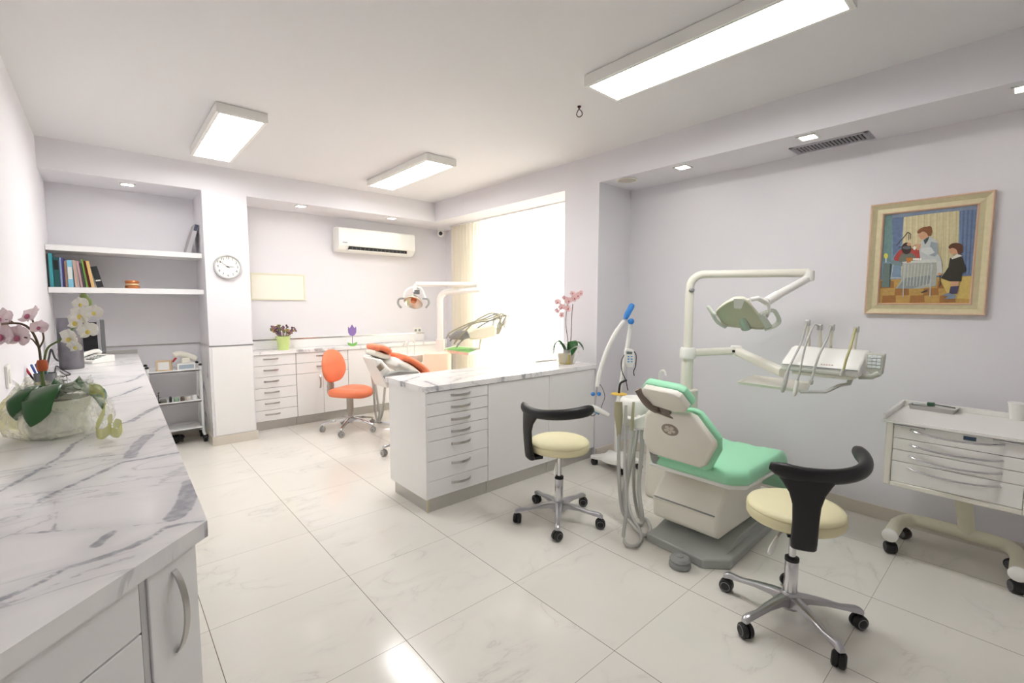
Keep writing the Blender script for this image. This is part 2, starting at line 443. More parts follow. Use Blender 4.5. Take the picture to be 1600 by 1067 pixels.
MB().box(-W/2+.12, W/2-.12, -.196, -.13, -H/2+.022, -H/2+.062).build('outlet', BLACKP, t, bevel=.004)
b = MB(); b.box(-W/2+.12, W/2-.12, -.2, -.15, -H/2+.016, -H/2+.022)
b.build('louver', WHITEP, t, rot=(0, 0, 0))
for i in range(14):
    x = -W/2+.16+(W-.32)*i/13; MB().box(x-.003, x+.003, -.199, -.16, -H/2+.03, -H/2+.05).build('fin', GREYD, t)
b = MB(); b.box(-W/2+.045, -W/2+.1, -.2015, -.198, -H/2+.095, -H/2+.107); b.build('badge', GREYP, t)
# blank board
a, q = at(390, 427, Y=YB-.02), at(478, 468, Y=YB-.02)
t = thing('wall_board', 'blank white framed board on the back wall beside the clock column', 'board', ((a.x+q.x)/2, YB, (a.z+q.z)/2))
W, H = (q.x-a.x)/2, abs(a.z-q.z)/2+.01
crm = mat('cream_frame', (226, 223, 202), .4)
b = MB().box(-W, W, -.02, 0, H-.018, H).box(-W, W, -.02, 0, -H, -H+.018).box(-W, -W+.018, -.02, 0, -H+.018, H-.018).box(W-.018, W, -.02, 0, -H+.018, H-.018); b.build('frame', crm, t, bevel=.003)
MB().box(-W+.018, W-.018, -.014, 0, -H+.018, H-.018).build('board', mat('board_white', (240, 237, 224), .5, var=.01), t)
# clock
p = at(355.5, 417, Y=YF)
t = thing('wall_clock', 'round white clock with silver rim on the column', 'clock', p)
T = Matrix.Rotation(PI/2, 4, 'X'); R = .118
MB().lathe([(R-.006, .001), (R, .004), (R, .026), (R-.006, .032), (R-.014, .032), (R-.016, .016)], 48, T).build('rim', mat('silver_rim', (206, 206, 206), .3, metal=.35), t)
MB().lathe([(R-.014, .002), (R-.014, .016), (.001, .0161)], 48, T).build('dial', mat('dial_white', (246, 245, 238), .5, var=.005), t)
def text_mesh(s, size, T, extrude=.0004):
    cu = bpy.data.curves.new('t', 'FONT'); cu.body = s; cu.size = size; cu.align_x = 'CENTER'; cu.align_y = 'CENTER'; cu.extrude = extrude
    o = bpy.data.objects.new('t', cu); C.objects.link(o)
    dg = bpy.context.evaluated_depsgraph_get(); me = bpy.data.meshes.new_from_object(o.evaluated_get(dg)); me.transform(T)
    bpy.data.objects.remove(o); bpy.data.curves.remove(cu); return me
ink = mat('black_ink', (28, 28, 30), .6)
for h_ in range(1, 13):
    b = MB()
    an = PI/2-h_*PI/6; T2 = Matrix.Translation((.082*math.cos(an), -.0172, .082*math.sin(an))) @ Matrix.Rotation(PI/2, 4, 'X')
    me = text_mesh(str(h_), .033, T2); b.bm.from_mesh(me); bpy.data.meshes.remove(me); b.build('numeral', ink, t)
def hand(name, ang, ln, wd, y):
    T2 = Matrix.Rotation(-ang, 4, 'Y')
    MB().prism([(-wd, -.018), (wd, -.018), (wd*.6, ln), (-wd*.6, ln)], 0, .001, Matrix.Translation((0, y, 0)) @ Matrix(((1, 0, 0, 0), (0, 0, -1, 0), (0, 1, 0, 0), (0, 0, 0, 1)))).build(name, ink, t).rotation_euler = (0, ang, 0)
hand('hour_hand', math.radians(88), .052, .0026, -.0205); hand('minute_hand', math.radians(307), .082, .002, -.0225)
MB().lathe([(.006, .016), (.006, .025), (.002, .026)], 12, T).build('hub', ink, t)
# camera and socket
p = at(688.5, 364, X=XR-.12)
t = thing('security_camera', 'small white dome security camera in the back corner under the soffit', 'security camera', (p.x, p.y, ZS))
MB().lathe([(.045, 0), (.045, -.02), (.02, -.03), (.02, -.035)], 20).build('mount', WHITEP, t)
dz = p.z-ZS-.008
MB().ell((0, 0, dz), (.05, .05, .05), n=20).build('ball', WHITEP, t)
d = V((-p.x, -p.y, .2-.9)).normalized()
MB().lathe([(.026, .04), (.026, .052), (.018, .056), (.001, .057)], 18, frame((0, 0, dz), d)).build('lens', BLACKP, t)
p = at(652, 516, Y=YB)
t = thing('wall_socket', 'white double power socket on the back wall above the ledge', 'socket', p)
MB().prism(rounded(.13, .08, .01), 0, .009, Matrix.Rotation(PI/2, 4, 'X')).build('plate', WHITEP, t, bevel=.002)
b = MB()
for sx in (-.03, .03): b.lathe([(.02, .008), (.02, .0095), (.001, .0098)], 16, Matrix.Translation((sx, 0, 0)) @ Matrix.Rotation(PI/2, 4, 'X'))
b.build('outlets', GREYP, t)
# socket on the left wall by the foreground pot
p = at(10, 588, X=XL)
t = thing('wall_switch', 'white switch plate on the left wall behind the wrapped pot', 'socket', p)
MB().prism(rounded(.1, .09, .008), 0, .01, frame((0, 0, 0), (1, 0, 0))).build('plate', WHITEP, t, bevel=.002)
MB().prism(rounded(.06, .05, .006), .009, .013, frame((0, 0, 0), (1, 0, 0))).build('rocker', WHITEP, t, bevel=.002)
# ------------------------------------------------------------------ counters and cabinets
def slab(name, poly, ztop, th, veins, cell, label, cat, material=MARBLE, bevel=.003):
    """stone slab; veins = [(half width, [(x, y), ...]), ...] stored as a distance field"""
    bm = bmesh.new()
    lo = [bm.verts.new((x, y, ztop-th)) for x, y in poly]; hi = [bm.verts.new((x, y, ztop)) for x, y in poly]
    bm.faces.new(hi); bm.faces.new(list(reversed(lo))); n = len(poly)
    for i in range(n): bm.faces.new([lo[i], lo[(i+1) % n], hi[(i+1) % n], hi[i]])
    bmesh.ops.recalc_face_normals(bm, faces=bm.faces)
    if veins:
        for ax in (0, 1):
            v0, v1 = min(p[ax] for p in poly), max(p[ax] for p in poly)
            k = int((v1-v0)/cell)
            for i in range(1, k):
                co = [0, 0, 0]; co[ax] = v0+(v1-v0)*i/k; no = [0, 0, 0]; no[ax] = 1
                bmesh.ops.bisect_plane(bm, geom=bm.verts[:]+bm.edges[:]+bm.faces[:], plane_co=co, plane_no=no)
    me = bpy.data.meshes.new(name); bm.to_mesh(me); bm.free(); me.materials.append(material)
    at_ = me.attributes.new('vein', 'FLOAT', 'POINT')
    segs = []
    for hw, pts in veins:
        for a, b in zip(pts, pts[1:]):
            ha, hb = (hw, hw) if not isinstance(hw, tuple) else (hw[0], hw[1])
            segs.append((V(a).to_2d(), V(b).to_2d(), ha))
    for i, vt in enumerate(me.vertices):
        p = vt.co.to_2d(); best = .3
        for a, b, hw in segs:
            ab = b-a; t = max(0, min(1, (p-a).dot(ab)/ab.length_squared)); d = (a+ab*t-p).length-hw
            if d < best: best = d
        at_.data[i].value = best
    o = bpy.data.objects.new(name, me); C.objects.link(o)
    tag(o, label, cat); return o

def bow(parent, c, along, out, ln, wd=.016, h=.028, material=STEEL, name='handle'):
    """arched strap handle; c = middle on the door face"""
    c, a, o = V(c), V(along).normalized(), V(out).normalized(); s = a.cross(o)
    b = MB(); n = 14; rings = []
    for i in range(n+1):
        t = -1+2*i/n; p = c+a*(ln/2*t)+o*(h*(1-t*t)**.8 if abs(t) < 1 else 0)
        e = V((0, 0, 0))
        q = o*.0035
        rings.append([p+s*(wd/2)+q, p-s*(wd/2)+q, p-s*(wd/2)-q*.2, p+s*(wd/2)-q*.2])
    b.loft(rings)
    return b.build(name, material, parent, angle=50)

HZ = .9
def px(pts, **k): return [tuple(at(u, v, **k)[:2]) for u, v in pts]
W_ = lambda pts: px(pts, Z=HZ)
veins = [
 (.022, W_([(300, 752), (296, 768), (286, 792), (272, 808)])),
 (.007, W_([(318, 814), (292, 817), (259, 824), (230, 842), (201, 856), (150, 874), (101, 889), (43, 920), (0, 936), (-60, 968)])),
 (.004, W_([(210, 869), (144, 889), (86, 914), (0, 949)])),
 (.009, W_([(176, 831), (162, 842), (151, 852)])),
 (.008, W_([(279, 707), (255, 711), (229, 716), (191, 722), (153, 740), (108, 760), (60, 782)])),
 (.018, W_([(232, 680), (218, 692), (207, 706), (203, 714)])),
 (.006, W_([(262, 664), (248, 670), (232, 682)])),
 (.004, W_([(205, 708), (169, 712), (134, 716), (96, 722), (64, 735)])),
 (.007, W_([(137, 681), (115, 694), (96, 713), (57, 736), (10, 762), (-40, 785)])),
 (.012, W_([(250, 634), (236, 640), (223, 647), (205, 658)])),
 (.006, W_([(205, 658), (180, 664), (150, 670)])),
 (.010, W_([(225, 584), (212, 592), (196, 597)])), (.005, W_([(196, 597), (160, 603), (120, 606)])),
 (.010, W_([(222, 604), (204, 611), (192, 616)])), (.005, W_([(192, 616), (166, 624), (140, 630)])),
 (.006, W_([(215, 566), (190, 570), (160, 573)])),
 (.0012, W_([(259, 816), (200, 822), (144, 825), (60, 832), (0, 836)])),
 (.0012, W_([(83, 774), (87, 800), (86, 826)])), (.0012, W_([(69, 786), (30, 806), (0, 822)])),
 (.004, W_([(120, 760), (95, 770), (60, 785), (0, 790)])),
]
P1 = at(324, 813, Z=HZ); P2 = at(216, 552.6, Z=HZ); P3 = at(0, 1022, Z=HZ)
dg_ = (P3-P1).normalized(); k = (XL-P1.x)/dg_.x; P4 = P1+dg_*k
poly = [(XL, YB-.02), (P2.x, YB-.02), (P1.x, P1.y), (XL, P4.y)]
slab('worktop', poly, HZ, .036, veins, .0095, 'long grey veined marble worktop in the left foreground', 'worktop')
TH = .036
# cabinets below: one with its door toward the camera, one drawer front beside it
nrm = V((dg_.y, -dg_.x, 0))
if nrm.dot(V((0, -1, 0))) < 0: nrm = -nrm
corner = P1 - nrm*.012 + V((-.014, 0, 0)); corner.z = 0
def onface(u, v):
    d = _f + _r*((u-800)/F_PX) - _u*((v-533.5)/F_PX); o = V((0, 0, CAM_H)); p = o+d*((corner-o).dot(nrm)/d.dot(nrm)); return (p-corner).dot(dg_), p.z
def diag_box(b, s0, s1, d0, d1, z0, z1):
    T = Matrix(((dg_.x, nrm.x, 0, corner.x), (dg_.y, nrm.y, 0, corner.y), (0, 0, 1, 0), (0, 0, 0, 1)))
    return b.box(s0, s1, d0, d1, z0, z1, T)
ztop = HZ-TH-.001
t = thing('base_cabinet', 'white cabinet with one handled door under the near end of the left marble worktop', 'cabinet', (corner.x, corner.y, 0))
inv = Matrix.Translation((-corner.x, -corner.y, 0))
def loc_build(b, *a, **k):
    b.bm.transform(inv); return b.build(*a, **k)
q0 = corner; dd = .2
hl = onface(227, 915)[0]+.006
pd = [q0, q0+dg_*hl, q0+dg_*hl-nrm*.02, V((XL+.01, q0.y+dg_.y*hl+.12, 0)), V((XL+.01, 2.6, 0)), V((P1.x-.03, 2.6, 0))]
b = MB().prism([(p.x, p.y) for p in [q0-nrm*.02, q0+dg_*hl-nrm*.02, V((XL+.012, (q0+dg_*hl).y+.18, 0)), V((XL+.012, 2.6, 0)), V((P1.x-.03, 2.6, 0))]], .09, ztop)
loc_build(b, 'carcass', LACQ, t, bevel=.002)
b = MB().prism([(p.x, p.y) for p in [q0-nrm*.06, q0+dg_*hl-nrm*.06, V((XL+.012, (q0+dg_*hl).y+.2, 0)), V((XL+.012, 2.6, 0)), V((P1.x-.07, 2.6, 0))]], 0, .09)
loc_build(b, 'plinth', KICK, t)
b = MB(); diag_box(b, .001, hl-.012, -.019, 0, .1, ztop-.004); dr = loc_build(b, 'door', LACQ, t, bevel=.002)
hc = q0+dg_*.062
hz0, hz1 = .80, .665
sh_, zh_ = onface(268, 893); sh2, zh2 = onface(281, 1014)
bow(t, (dg_*((sh_+sh2)/2))+V((0, 0, (zh_+zh2)/2)), (0, 0, 1), nrm, abs(zh_-zh2), .013, .024).parent = dr
b = MB(); diag_box(b, hl-.011, hl+.004, -.03, -.004, .09, ztop); loc_build(b, 'edge_strip', ALU, t)
t = thing('drawer_cabinet', 'white handleless drawer cabinet at the bottom left corner of the photo', 'cabinet', (corner.x, corner.y, 0))
s1 = (XL+.02-corner.x)/dg_.x-.02
b = MB(); Tq = [(q0+dg_*(hl+.006)-nrm*.02), (q0+dg_*s1-nrm*.02), V((XL+.012, (q0+dg_*s1).y+.05, 0)), V((XL+.012, (q0+dg_*hl).y+.16, 0))]
b.prism([(p.x, p.y) for p in Tq], .09, ztop); loc_build(b, 'carcass', LACQ, t)
zz = [.1, .36, .62, ztop]
zsp = onface(190, 1014)[1]
for z0, z1 in ((.1, .33), (.335, zsp-.004-.12), (zsp-.12, zsp-.004), (zsp, ztop-.004)):
    b = MB(); diag_box(b, hl+.008, s1, -.019, 0, z0, z1); loc_build(b, 'drawer', LACQ, t, bevel=.002)
b = MB(); Tq = [(q0+dg_*(hl+.006)-nrm*.06), (q0+dg_*(s1-.02)-nrm*.06), V((XL+.012, (q0+dg_*s1).y+.12, 0)), V((XL+.012, (q0+dg_*hl).y+.16, 0))]
b.prism([(p.x, p.y) for p in Tq], 0, .09); loc_build(b, 'plinth', KICK, t)
# the run of plain cabinets along the left wall (facing the room)
ys = [2.605, 3.3, 4.0, 4.75, YB-.03]
names = ['plain white base cabinet nearest the chamfered end of the left worktop', 'plain white base cabinet second along the left worktop', 'plain white base cabinet third along the left worktop', 'plain white base cabinet beside the small trolley at the far end of the left worktop']
for i in range(4):
    t = thing('base_cabinet', names[i], 'cabinet', (0, (ys[i]+ys[i+1])/2, 0), 0, 'cabinets under the left worktop')
    hy = (ys[i+1]-ys[i])/2-.002; xf = .145+.012*i
    MB().box(XL+.012, xf-.02, -hy, hy, .09, ztop).build('carcass', LACQ, t)
    MB().box(XL+.012, xf-.06, -hy, hy, 0, .09).build('plinth', KICK, t)
    for s in (-1, 1):
        y0, y1 = (-hy, -.002) if s < 0 else (.002, hy)
        d = MB().box(xf-.019, xf, y0, y1, .1, ztop-.004).build('door', LACQ, t, bevel=.002)
        bow(d, (xf, -s*-.05, .72), (0, 0, 1), (1, 0, 0), .15)
tag(MB().box(XL, P2.x, YB-.02, YB-.005, HZ, HZ+.035).build('worktop_upstand', KICK, bevel=.002), 'narrow grey metal upstand at the far end of the left worktop', 'upstand')

# ---- island
IX0, IX1, IY0, IY1, IZ = 1.505, XF, 2.55, 3.10, .85
isl = lambda pts: px(pts, Z=IZ)
veins = [(.011, [(1.60, 2.55), (1.63, 2.75)]), (.006, [(1.70, 2.55), (1.76, 2.62), (1.9, 2.70), (2.2, 2.78), (2.6, 2.84)]), (.016, [(1.5, 2.86), (1.53, 2.84)]), (.008, [(1.5, 2.80), (1.56, 2.88), (1.7, 2.96)]),
 (.010, [(2.15, 2.55), (2.22, 2.58)]), (.012, [(2.36, 2.55), (2.44, 2.6)]), (.006, [(2.44, 2.6), (2.7, 2.68), (3.2, 2.72)]), (.008, [(2.0, 2.98), (2.3, 2.94), (2.8, 2.98)]), (.004, [(1.55, 3.0), (1.9, 3.06)])]
slab('island_worktop', [(IX0, IY0), (IX1, IY0), (IX1, YP1), (3.545, YP1+.004), (3.545, IY1), (IX0, IY1)], IZ, .036, veins, .02, 'white veined marble worktop on the island in front of the window', 'worktop')
iz = IZ-.037
fx = [IX0+.012, 2.03, 2.66, IX1-.002]
labs = ['white island cabinet with seven handled drawers at its free end', 'plain white island cabinet between the seven drawers and the last panel', 'plain white island cabinet next to the window pillar']
for i in range(3):
    x0, x1 = fx[i], fx[i+1]-.002
    t = thing('drawer_cabinet' if i == 0 else 'base_cabinet', labs[i], 'cabinet', ((x0+x1)/2, (IY0+IY1)/2, 0))
    hx = (x1-x0)/2; y0, y1 = IY0+.012-(IY0+IY1)/2, IY1-.03-(IY0+IY1)/2
    if i == 0:
        MB().box(-hx+.019, hx, y0+.019, y1, .095, iz).build('carcass', LACQ_G, t)
        MB().box(-hx, -hx+.018, y0+.002, y1, .095, iz).build('side_panel', LACQ, t, bevel=.0015)
    else:
        MB().box(-hx, hx, y0+.019, y1, .095, iz).build('carcass', LACQ_G, t)
    MB().box(-hx+(.02 if i == 0 else 0), hx, y0+.022, y1-.03, 0, .094).build('plinth', KICK, t)
    if i == 0:
        b = MB(); b.box(-hx+.016, -hx+.03, y0+.016, y0+.03, 0, .094); b.build('plinth_corner', mat('pale_brass', (206, 200, 176), .3, metal=.6), t)
        pv = [614, 633, 653, 673.3, 692.3, 723.7, 755.6, 786]
        zt = [at(664, v, Y=IY0+.012).z for v in pv]; zt[0] = iz-.004; zt[-1] = .098
        for a, c in zip(zt, zt[1:]):
            d = MB().box(-hx+.001, hx-.001, y0, y0+.018, c+.0015, a-.0015).build('drawer', LACQ, t, bevel=.0012)
            bow(d, (.02+.0, y0, a-min(.5*(a-c), .045)), (1, 0, 0), (0, -1, 0), .16)
    else:
        MB().box(-hx+.001, hx-.001, y0, y0+.018, .098, iz-.004).build('door', LACQ, t, bevel=.0012)

# ---- back counter
BZ, BF = .862, 5.43
back_veins = [(.006, [(1.3, 5.45), (1.6, 5.55)]), (.006, [(2.0, 5.45), (2.3, 5.6)])]
slab('back_worktop', [(XC1, BF-.015), (XR-.15, BF-.015), (XR-.15, YB-.001), (XC1+.001, YB-.001)], BZ, .034, [], .05, 'pale marble worktop along the back wall under the air conditioner', 'worktop', MARBLE2)
bz = BZ-.035
cx = [XC1+.004, 1.575, 2.165, 2.71, XR-.16]
labs = ['white back counter cabinet with six handled drawers beside the clock column', 'white back counter cabinet with two drawers over two doors behind the orange stool', 'plain white back counter cabinet behind the orange dental chair', 'plain white back counter cabinet by the window corner']
for i in range(4):
    x0, x1 = cx[i], cx[i+1]-.003
    t = thing('base_cabinet' if i else 'drawer_cabinet', labs[i], 'cabinet', ((x0+x1)/2, BF, 0)); hx = (x1-x0)/2
    MB().box(-hx, hx, .019, YB-BF-.002, .1, bz).build('carcass', LACQ_G, t)
    MB().box(-hx, hx, .06, YB-BF-.002, 0, .1).build('plinth', KICK, t)
    def dfront(xa, xb, za, zb, nm='drawer'):
        return MB().box(xa+.0015, xb-.0015, 0, .018, za+.002, zb-.002).build(nm, LACQ, t, bevel=.0012)
    if i == 0:
        hgt = (bz-.105)/6
        for k_ in range(6):
            za = .105+k_*hgt; d = dfront(-hx, hx, za, za+hgt); bow(d, (-.02, 0, za+hgt*.6), (1, 0, 0), (0, -1, 0), .15, .016, .024)
    elif i == 1:
        hgt = (bz-.105)/6
        for k_ in (4, 5):
            za = .105+k_*hgt; d = dfront(-hx, hx, za, za+hgt); bow(d, (0, 0, za+hgt*.6), (1, 0, 0), (0, -1, 0), .15, .016, .024)
        for s in (-1, 1):
            d = dfront(-hx if s < 0 else 0, 0 if s < 0 else hx, .105, .105+4*hgt, 'door'); bow(d, (s*.04, 0, .105+hgt*3.1), (0, 0, 1), (0, -1, 0), .15, .016, .024)
    else:
        dfront(-hx, hx, .105, bz, 'door')
# raised service ledge behind the worktop with its chrome strip
t = thing('service_ledge', 'low white ledge with a chrome strip running along the back wall behind the worktop', 'ledge', ((XC1+3.34)/2, YB-.04, BZ))
hx = (3.34-XC1)/2-.003
MB().box(-hx, hx, -.03, .038, .001, .105).build('ledge', LACQ, t, bevel=.003)
MB().box(-hx, hx, -.036, -.026, .1, .116).build('strip', CHROME, t)
MB().box(-hx, hx, .02, .038, .105, .125).build('upstand', LACQ, t)

# ---- niche shelves and their contents
SY = 5.30
for u, zt, lb in ((0, 1.850, 'upper thick white shelf in the bookshelf niche'), (1, 1.507, 'lower thick white shelf holding the books in the niche')):
    tag(MB().box(XL+.003, XC0-.003, SY, YB-.002, zt-.046, zt).build('wall_shelf', LACQ, bevel=.002), lb, 'shelf', 'niche shelves')
# ------------------------------------------------------------------ small things
EF = V((_f.x, _f.y, 0)).normalized(); ER = V((EF.y, -EF.x, 0))
def vp(u, v, base, dy=0):
    """point at pixel (u, v) on the upright plane through base (+dy metres deeper) that faces the camera"""
    d = _f + _r*((u-800)/F_PX) - _u*((v-533.5)/F_PX); o = V((0, 0, CAM_H)); q = V(base)+EF*dy
    return o + d*((q-o).dot(EF)/d.dot(EF))
PETALP = mat('pale_pink_petal', (244, 226, 229), .5, var=.07, scale=40, sss=.1)
PETALW = mat('white_petal', (247, 245, 236), .5, var=.03, scale=40, sss=.1)
PETALR = mat('rose_petal', (238, 200, 198), .5, var=.08, scale=40, sss=.1)
LIPM = mat('magenta_lip', (196, 112, 140), .5); LIPY = mat('yellow_lip', (232, 214, 110), .5)
LEAF = mat('orchid_leaf', (44, 92, 44), .32, var=.2, scale=9)
STEMG = mat('green_stem', (98, 118, 62), .5, var=.15); STEMB = mat('brown_stem', (92, 74, 56), .55, var=.15)
def leaf(b, spine, w, side, fold=.18, n=14, power=.75):
    S = spline(spine, 6); k = len(S)-1; side = V(side).normalized()
    def fn(s, t):
        i = min(int(s*k), k-1); f = s*k-i; p = S[i].lerp(S[i+1], f); d = (S[i+1]-S[i]).normalized()
        sd = (side-d*side.dot(d)).normalized(); nn = sd.cross(d); q = 2*t-1
        ww = w*max(.04, math.sin(PI*min(1, .06+.94*s))**power) if s < 1 else w*.04
        return p+sd*(ww*q)+nn*(fold*ww*q*q)
    b.sheet(fn, n, 6)
def orchid(name, c, nrm, size, pm, lm, parent, spin=0):
    nrm = V(nrm).normalized(); T = frame(c, nrm, V((0, 0, 1)) if abs(nrm.z) < .9 else V((1, 0, 0)))
    b = MB(); b.m(pm)
    for ang, ln, wd in ((0, 1, .42), (125, .95, .4), (-125, .95, .4), (68, 1.0, .68), (-68, 1.0, .68)):
        R = T @ Matrix.Rotation(math.radians(ang+spin), 4, 'Z')
        def fn(s, t, R=R, ln=ln, wd=wd):
            q = 2*t-1; ww = wd*size*math.sin(PI*(.08+.9*s))**.7
            return R @ V((s*ln*size, q*ww, size*(.06+.22*s*s-.1*q*q)))
        b.sheet(fn, 6, 4)
    b.m(lm); b.ell((size*-.16, 0, size*.22), (size*.26, size*.2, size*.16), T, 8)
    return b.build(name, None, parent, recalc=False)

# wrapped orchid in the left foreground
pb = V((-.150, 2.36, HZ))
def wrap_material():
    m = bpy.data.materials.new('clear_wrap'); m.use_nodes = True; t, n, ma, mix, rng = node_helper(m); L = t.links
    p = t.nodes['Principled BSDF']; tc = n('TexCoord'); nz = n('TexNoise'); nz.inputs['Scale'].default_value = 11; nz.inputs['Detail'].default_value = 6; nz.inputs['Distortion'].default_value = 1.5
    L.new(tc.outputs['Object'], nz.inputs[0]); sp = n('SeparateXYZ'); L.new(tc.outputs['Object'], sp.inputs[0])
    col = mix(rng(sp.outputs[0], -.16, -.04, 0, 1), lin(226, 218, 128), lin(236, 238, 226)); L.new(col, p.inputs['Base Color'])
    L.new(ma('MAXIMUM', rng(nz.outputs['Fac'], .38, .72, .2, .66), ma('MULTIPLY', rng(sp.outputs[0], -.17, -.06, .8, 0), rng(nz.outputs['Fac'], .3, .55, .5, 1))), p.inputs['Alpha']); p.inputs['Roughness'].default_value = .18
    b_ = n('Bump'); b_.inputs['Strength'].default_value = .3; b_.inputs['Distance'].default_value = .01; L.new(nz.outputs['Fac'], b_.inputs['Height']); L.new(b_.outputs[0], p.inputs['Normal'])
    return m
WRAP = wrap_material()
RIB = mat('green_ribbon', (204, 206, 104), .25, alpha=.72, var=.1)
t = thing('potted_orchid', 'foreground orchid with pale pink and white blooms in a foil wrapped pot', 'plant', pb, -YAW)
inv_p = (Matrix.Translation(pb) @ Matrix.Rotation(-YAW, 4, 'Z')).inverted()
def lp(u, v, dy=0): return inv_p @ vp(u, v, pb, dy)
b = MB(); rnd = random.Random(3); n = 44
prof = [(.02, .002), (.125, .002), (.162, .02), (.178, .06), (.174, .105), (.15, .14), (.115, .165), (.10, .178), (.118, .195)]
rings = []
for r, z in prof:
    ring = []
    for j in range(n):
        a = 2*PI*j/n; rr = r*(1+(.02*math.sin(9*a+3*z*20)+.012*math.sin(17*a+z*30)+rnd.uniform(-.006, .006))*(min(1, z/.02)))
        ring.append(V((rr*math.cos(a)*1.02, rr*math.sin(a)*.74, z+(.012*math.sin(7*a)+.01*math.sin(13*a+1) if z > .15 else 0))))
    rings.append(ring)
b.loft(rings, caps=False); b.build('wrap', WRAP, t)
MB().lathe([(.001, .004), (.075, .004), (.098, .12), (.10, .135), (.092, .135), (.088, .11), (.001, .11)], 28).build('pot', mat('pot_pale', (226, 226, 208), .3), t)
MB().lathe([(.086, .108), (.06, .12), (.001, .124)], 20).build('bark', mat('bark', (96, 84, 62), .9, var=.4, scale=60, bump=.5), t)
for spine, w_, sd in (
    ([lp(80, 622, 0), lp(72, 603, -.06), lp(58, 622, -.14), lp(50, 648, -.15), lp(48, 667, -.15)], .056, (1, 0, .25)),
    ([lp(66, 622, 0), lp(48, 604, -.04), lp(30, 618, -.11), lp(24, 640, -.125), lp(26, 657, -.125)], .038, (1, .2, .3)),
    ([lp(92, 618, 0), lp(112, 603, .03), lp(138, 603, .06), lp(156, 616, .05), lp(161, 640, .03)], .035, (0, 1, .2)),
    ([lp(84, 616, .02), lp(98, 602, .05), lp(118, 600, .10), lp(136, 606, .13)], .04, (.3, 1, 0))):
    b = MB(); leaf(b, spine, w_, sd); b.build('leaf', LEAF, t, solid=.002, recalc=False)
b = MB(); b.m(STEMG); b.tube(spline([lp(72, 622), lp(66, 590), lp(64, 565)], 6), .0055, 8); b.m(STEMB)
main = spline([lp(64, 566), lp(60, 540, -.01), (lp(50, 518, -.02)), lp(36, 507, -.03), lp(14, 505, -.05), lp(-16, 510, -.13)], 8); b.tube(main, .0038, 8)
for q in ([lp(52, 521, -.02), lp(53, 508, -.02), lp(50, 497, -.02)], [lp(61, 545, -.01), (lp(68, 530, -.02)), lp(66, 517, -.03)], [lp(60, 542, -.01), lp(50, 530, -.03), lp(38, 527, -.05)], [lp(22, 505, -.03), lp(14, 500, -.04), lp(6, 500, -.04)]):
    b.tube(spline(q, 6), .0026, 6)
b.build('flower_stem', None, t)
b = MB(); b.tube(spline([lp(64, 622, .02), lp(68, 575, .02), lp(74, 545, .02), lp(92, 532, .02), lp(112, 516, .02), lp(124, 494, .02), lp(132, 468, .02)], 8), .0036, 8); b.build('white_flower_stem', STEMG, t)
b = MB(); b.lathe([(.012, -.02), (.016, -.01), (.016, .01), (.012, .02)], 12, Matrix.Translation(lp(66, 571))); b.build('tie', mat('orange_tie', (190, 92, 52), .5), t)
for u, v, s, nx, nz in ((48, 494, .040, -.3, .75), (62, 512, .028, .4, .5), (30, 526, .044, .1, .1), (6, 524, .05, -.1, .05), (2, 499, .042, .1, .6), (-14, 512, .04, 0, .3)):
    orchid('pink_flower', lp(u, v, -.04 if u > 0 else -.15), (nx, -1, nz), s, PETALP, LIPM, t, rnd.uniform(-15, 15))
for u, v, s, nx, nz in ((127, 475, .026, .3, .1), (147, 488, .028, .6, .1), (127, 493, .036, .1, .1), (120, 503, .036, -.2, .0), (110, 528, .036, -.1, -.1), (118, 541, .026, .1, -.4), (139, 517, .034, .3, .2)):
    orchid('white_flower', lp(u, v, -.0), (nx, -1, nz), s, PETALW, LIPY, t, rnd.uniform(-20, 20))
b = MB()
for u, v in ((138, 472), (131, 464), (134, 469)): b.ell(lp(u, v, .02), (.012, .012, .016), None, 10)
b.build('buds', mat('bud_green', (150, 168, 104), .5), t)
b = MB()
def ribbon(pts, wd):
    S = spline(pts, 8); k = len(S)-1
    def fn(s, q):
        i = min(int(s*k), k-1); p = S[i].lerp(S[i+1], s*k-i); return p+V((0, .012*math.sin(6*s), wd*(q-.5)))
    b.sheet(fn, 40, 2)
ribbon([lp(140, 608, -.02), lp(155, 612, -.05), lp(160, 640, -.06), lp(152, 670, -.06), lp(164, 677, -.07), lp(176, 668, -.05)], .036)
ribbon([lp(176, 668, -.05), lp(172, 655, -.03), lp(164, 660, -.02), lp(170, 674, -.06), lp(186, 676, -.07), lp(195, 664, -.05), lp(186, 660, -.03), lp(178, 668, -.04)], .034)
b.build('ribbon', RIB, t, recalc=False)

# silver vase, monitor, telephone, pens
p = at(113, 576, Z=HZ)
t = thing('vase', 'tall silver foil cylinder vase behind the white orchid blooms', 'vase', p)
MB().lathe([(.001, .002), (.064, .002), (.068, .01), (.068, .37), (.063, .37), (.061, .02), (.001, .02)], 30).build('body', mat('crinkled_silver', (122, 120, 126), .36, metal=.85, var=.4, scale=16, bump=.1), t)
p = at(136, 556, Z=HZ); p = V((-.125, 5.28, HZ))
t = thing('monitor', 'small black screened monitor with silver frame in the niche corner', 'monitor', p, -.55)
b = MB().box(-.125, .125, -.03, .03, .05, .34); b.build('housing', GREYD, t, bevel=.008)
b = MB().box(-.125, .125, -.036, -.03, .05, .075).box(-.125, .125, -.036, -.03, .318, .34).box(-.125, -.103, -.036, -.03, .075, .318).box(.103, .125, -.036, -.03, .075, .318); b.build('bezel', ALU, t, bevel=.002)
MB().box(-.103, .103, -.033, -.029, .075, .318).build('screen', mat('black_screen', (22, 22, 24), .12), t)
b = MB().box(-.03, .03, -.015, .015, .008, .06).box(-.08, .08, -.06, .07, 0, .01); b.build('stand', GREYD, t, bevel=.004)
p = at(149, 566, Z=HZ)
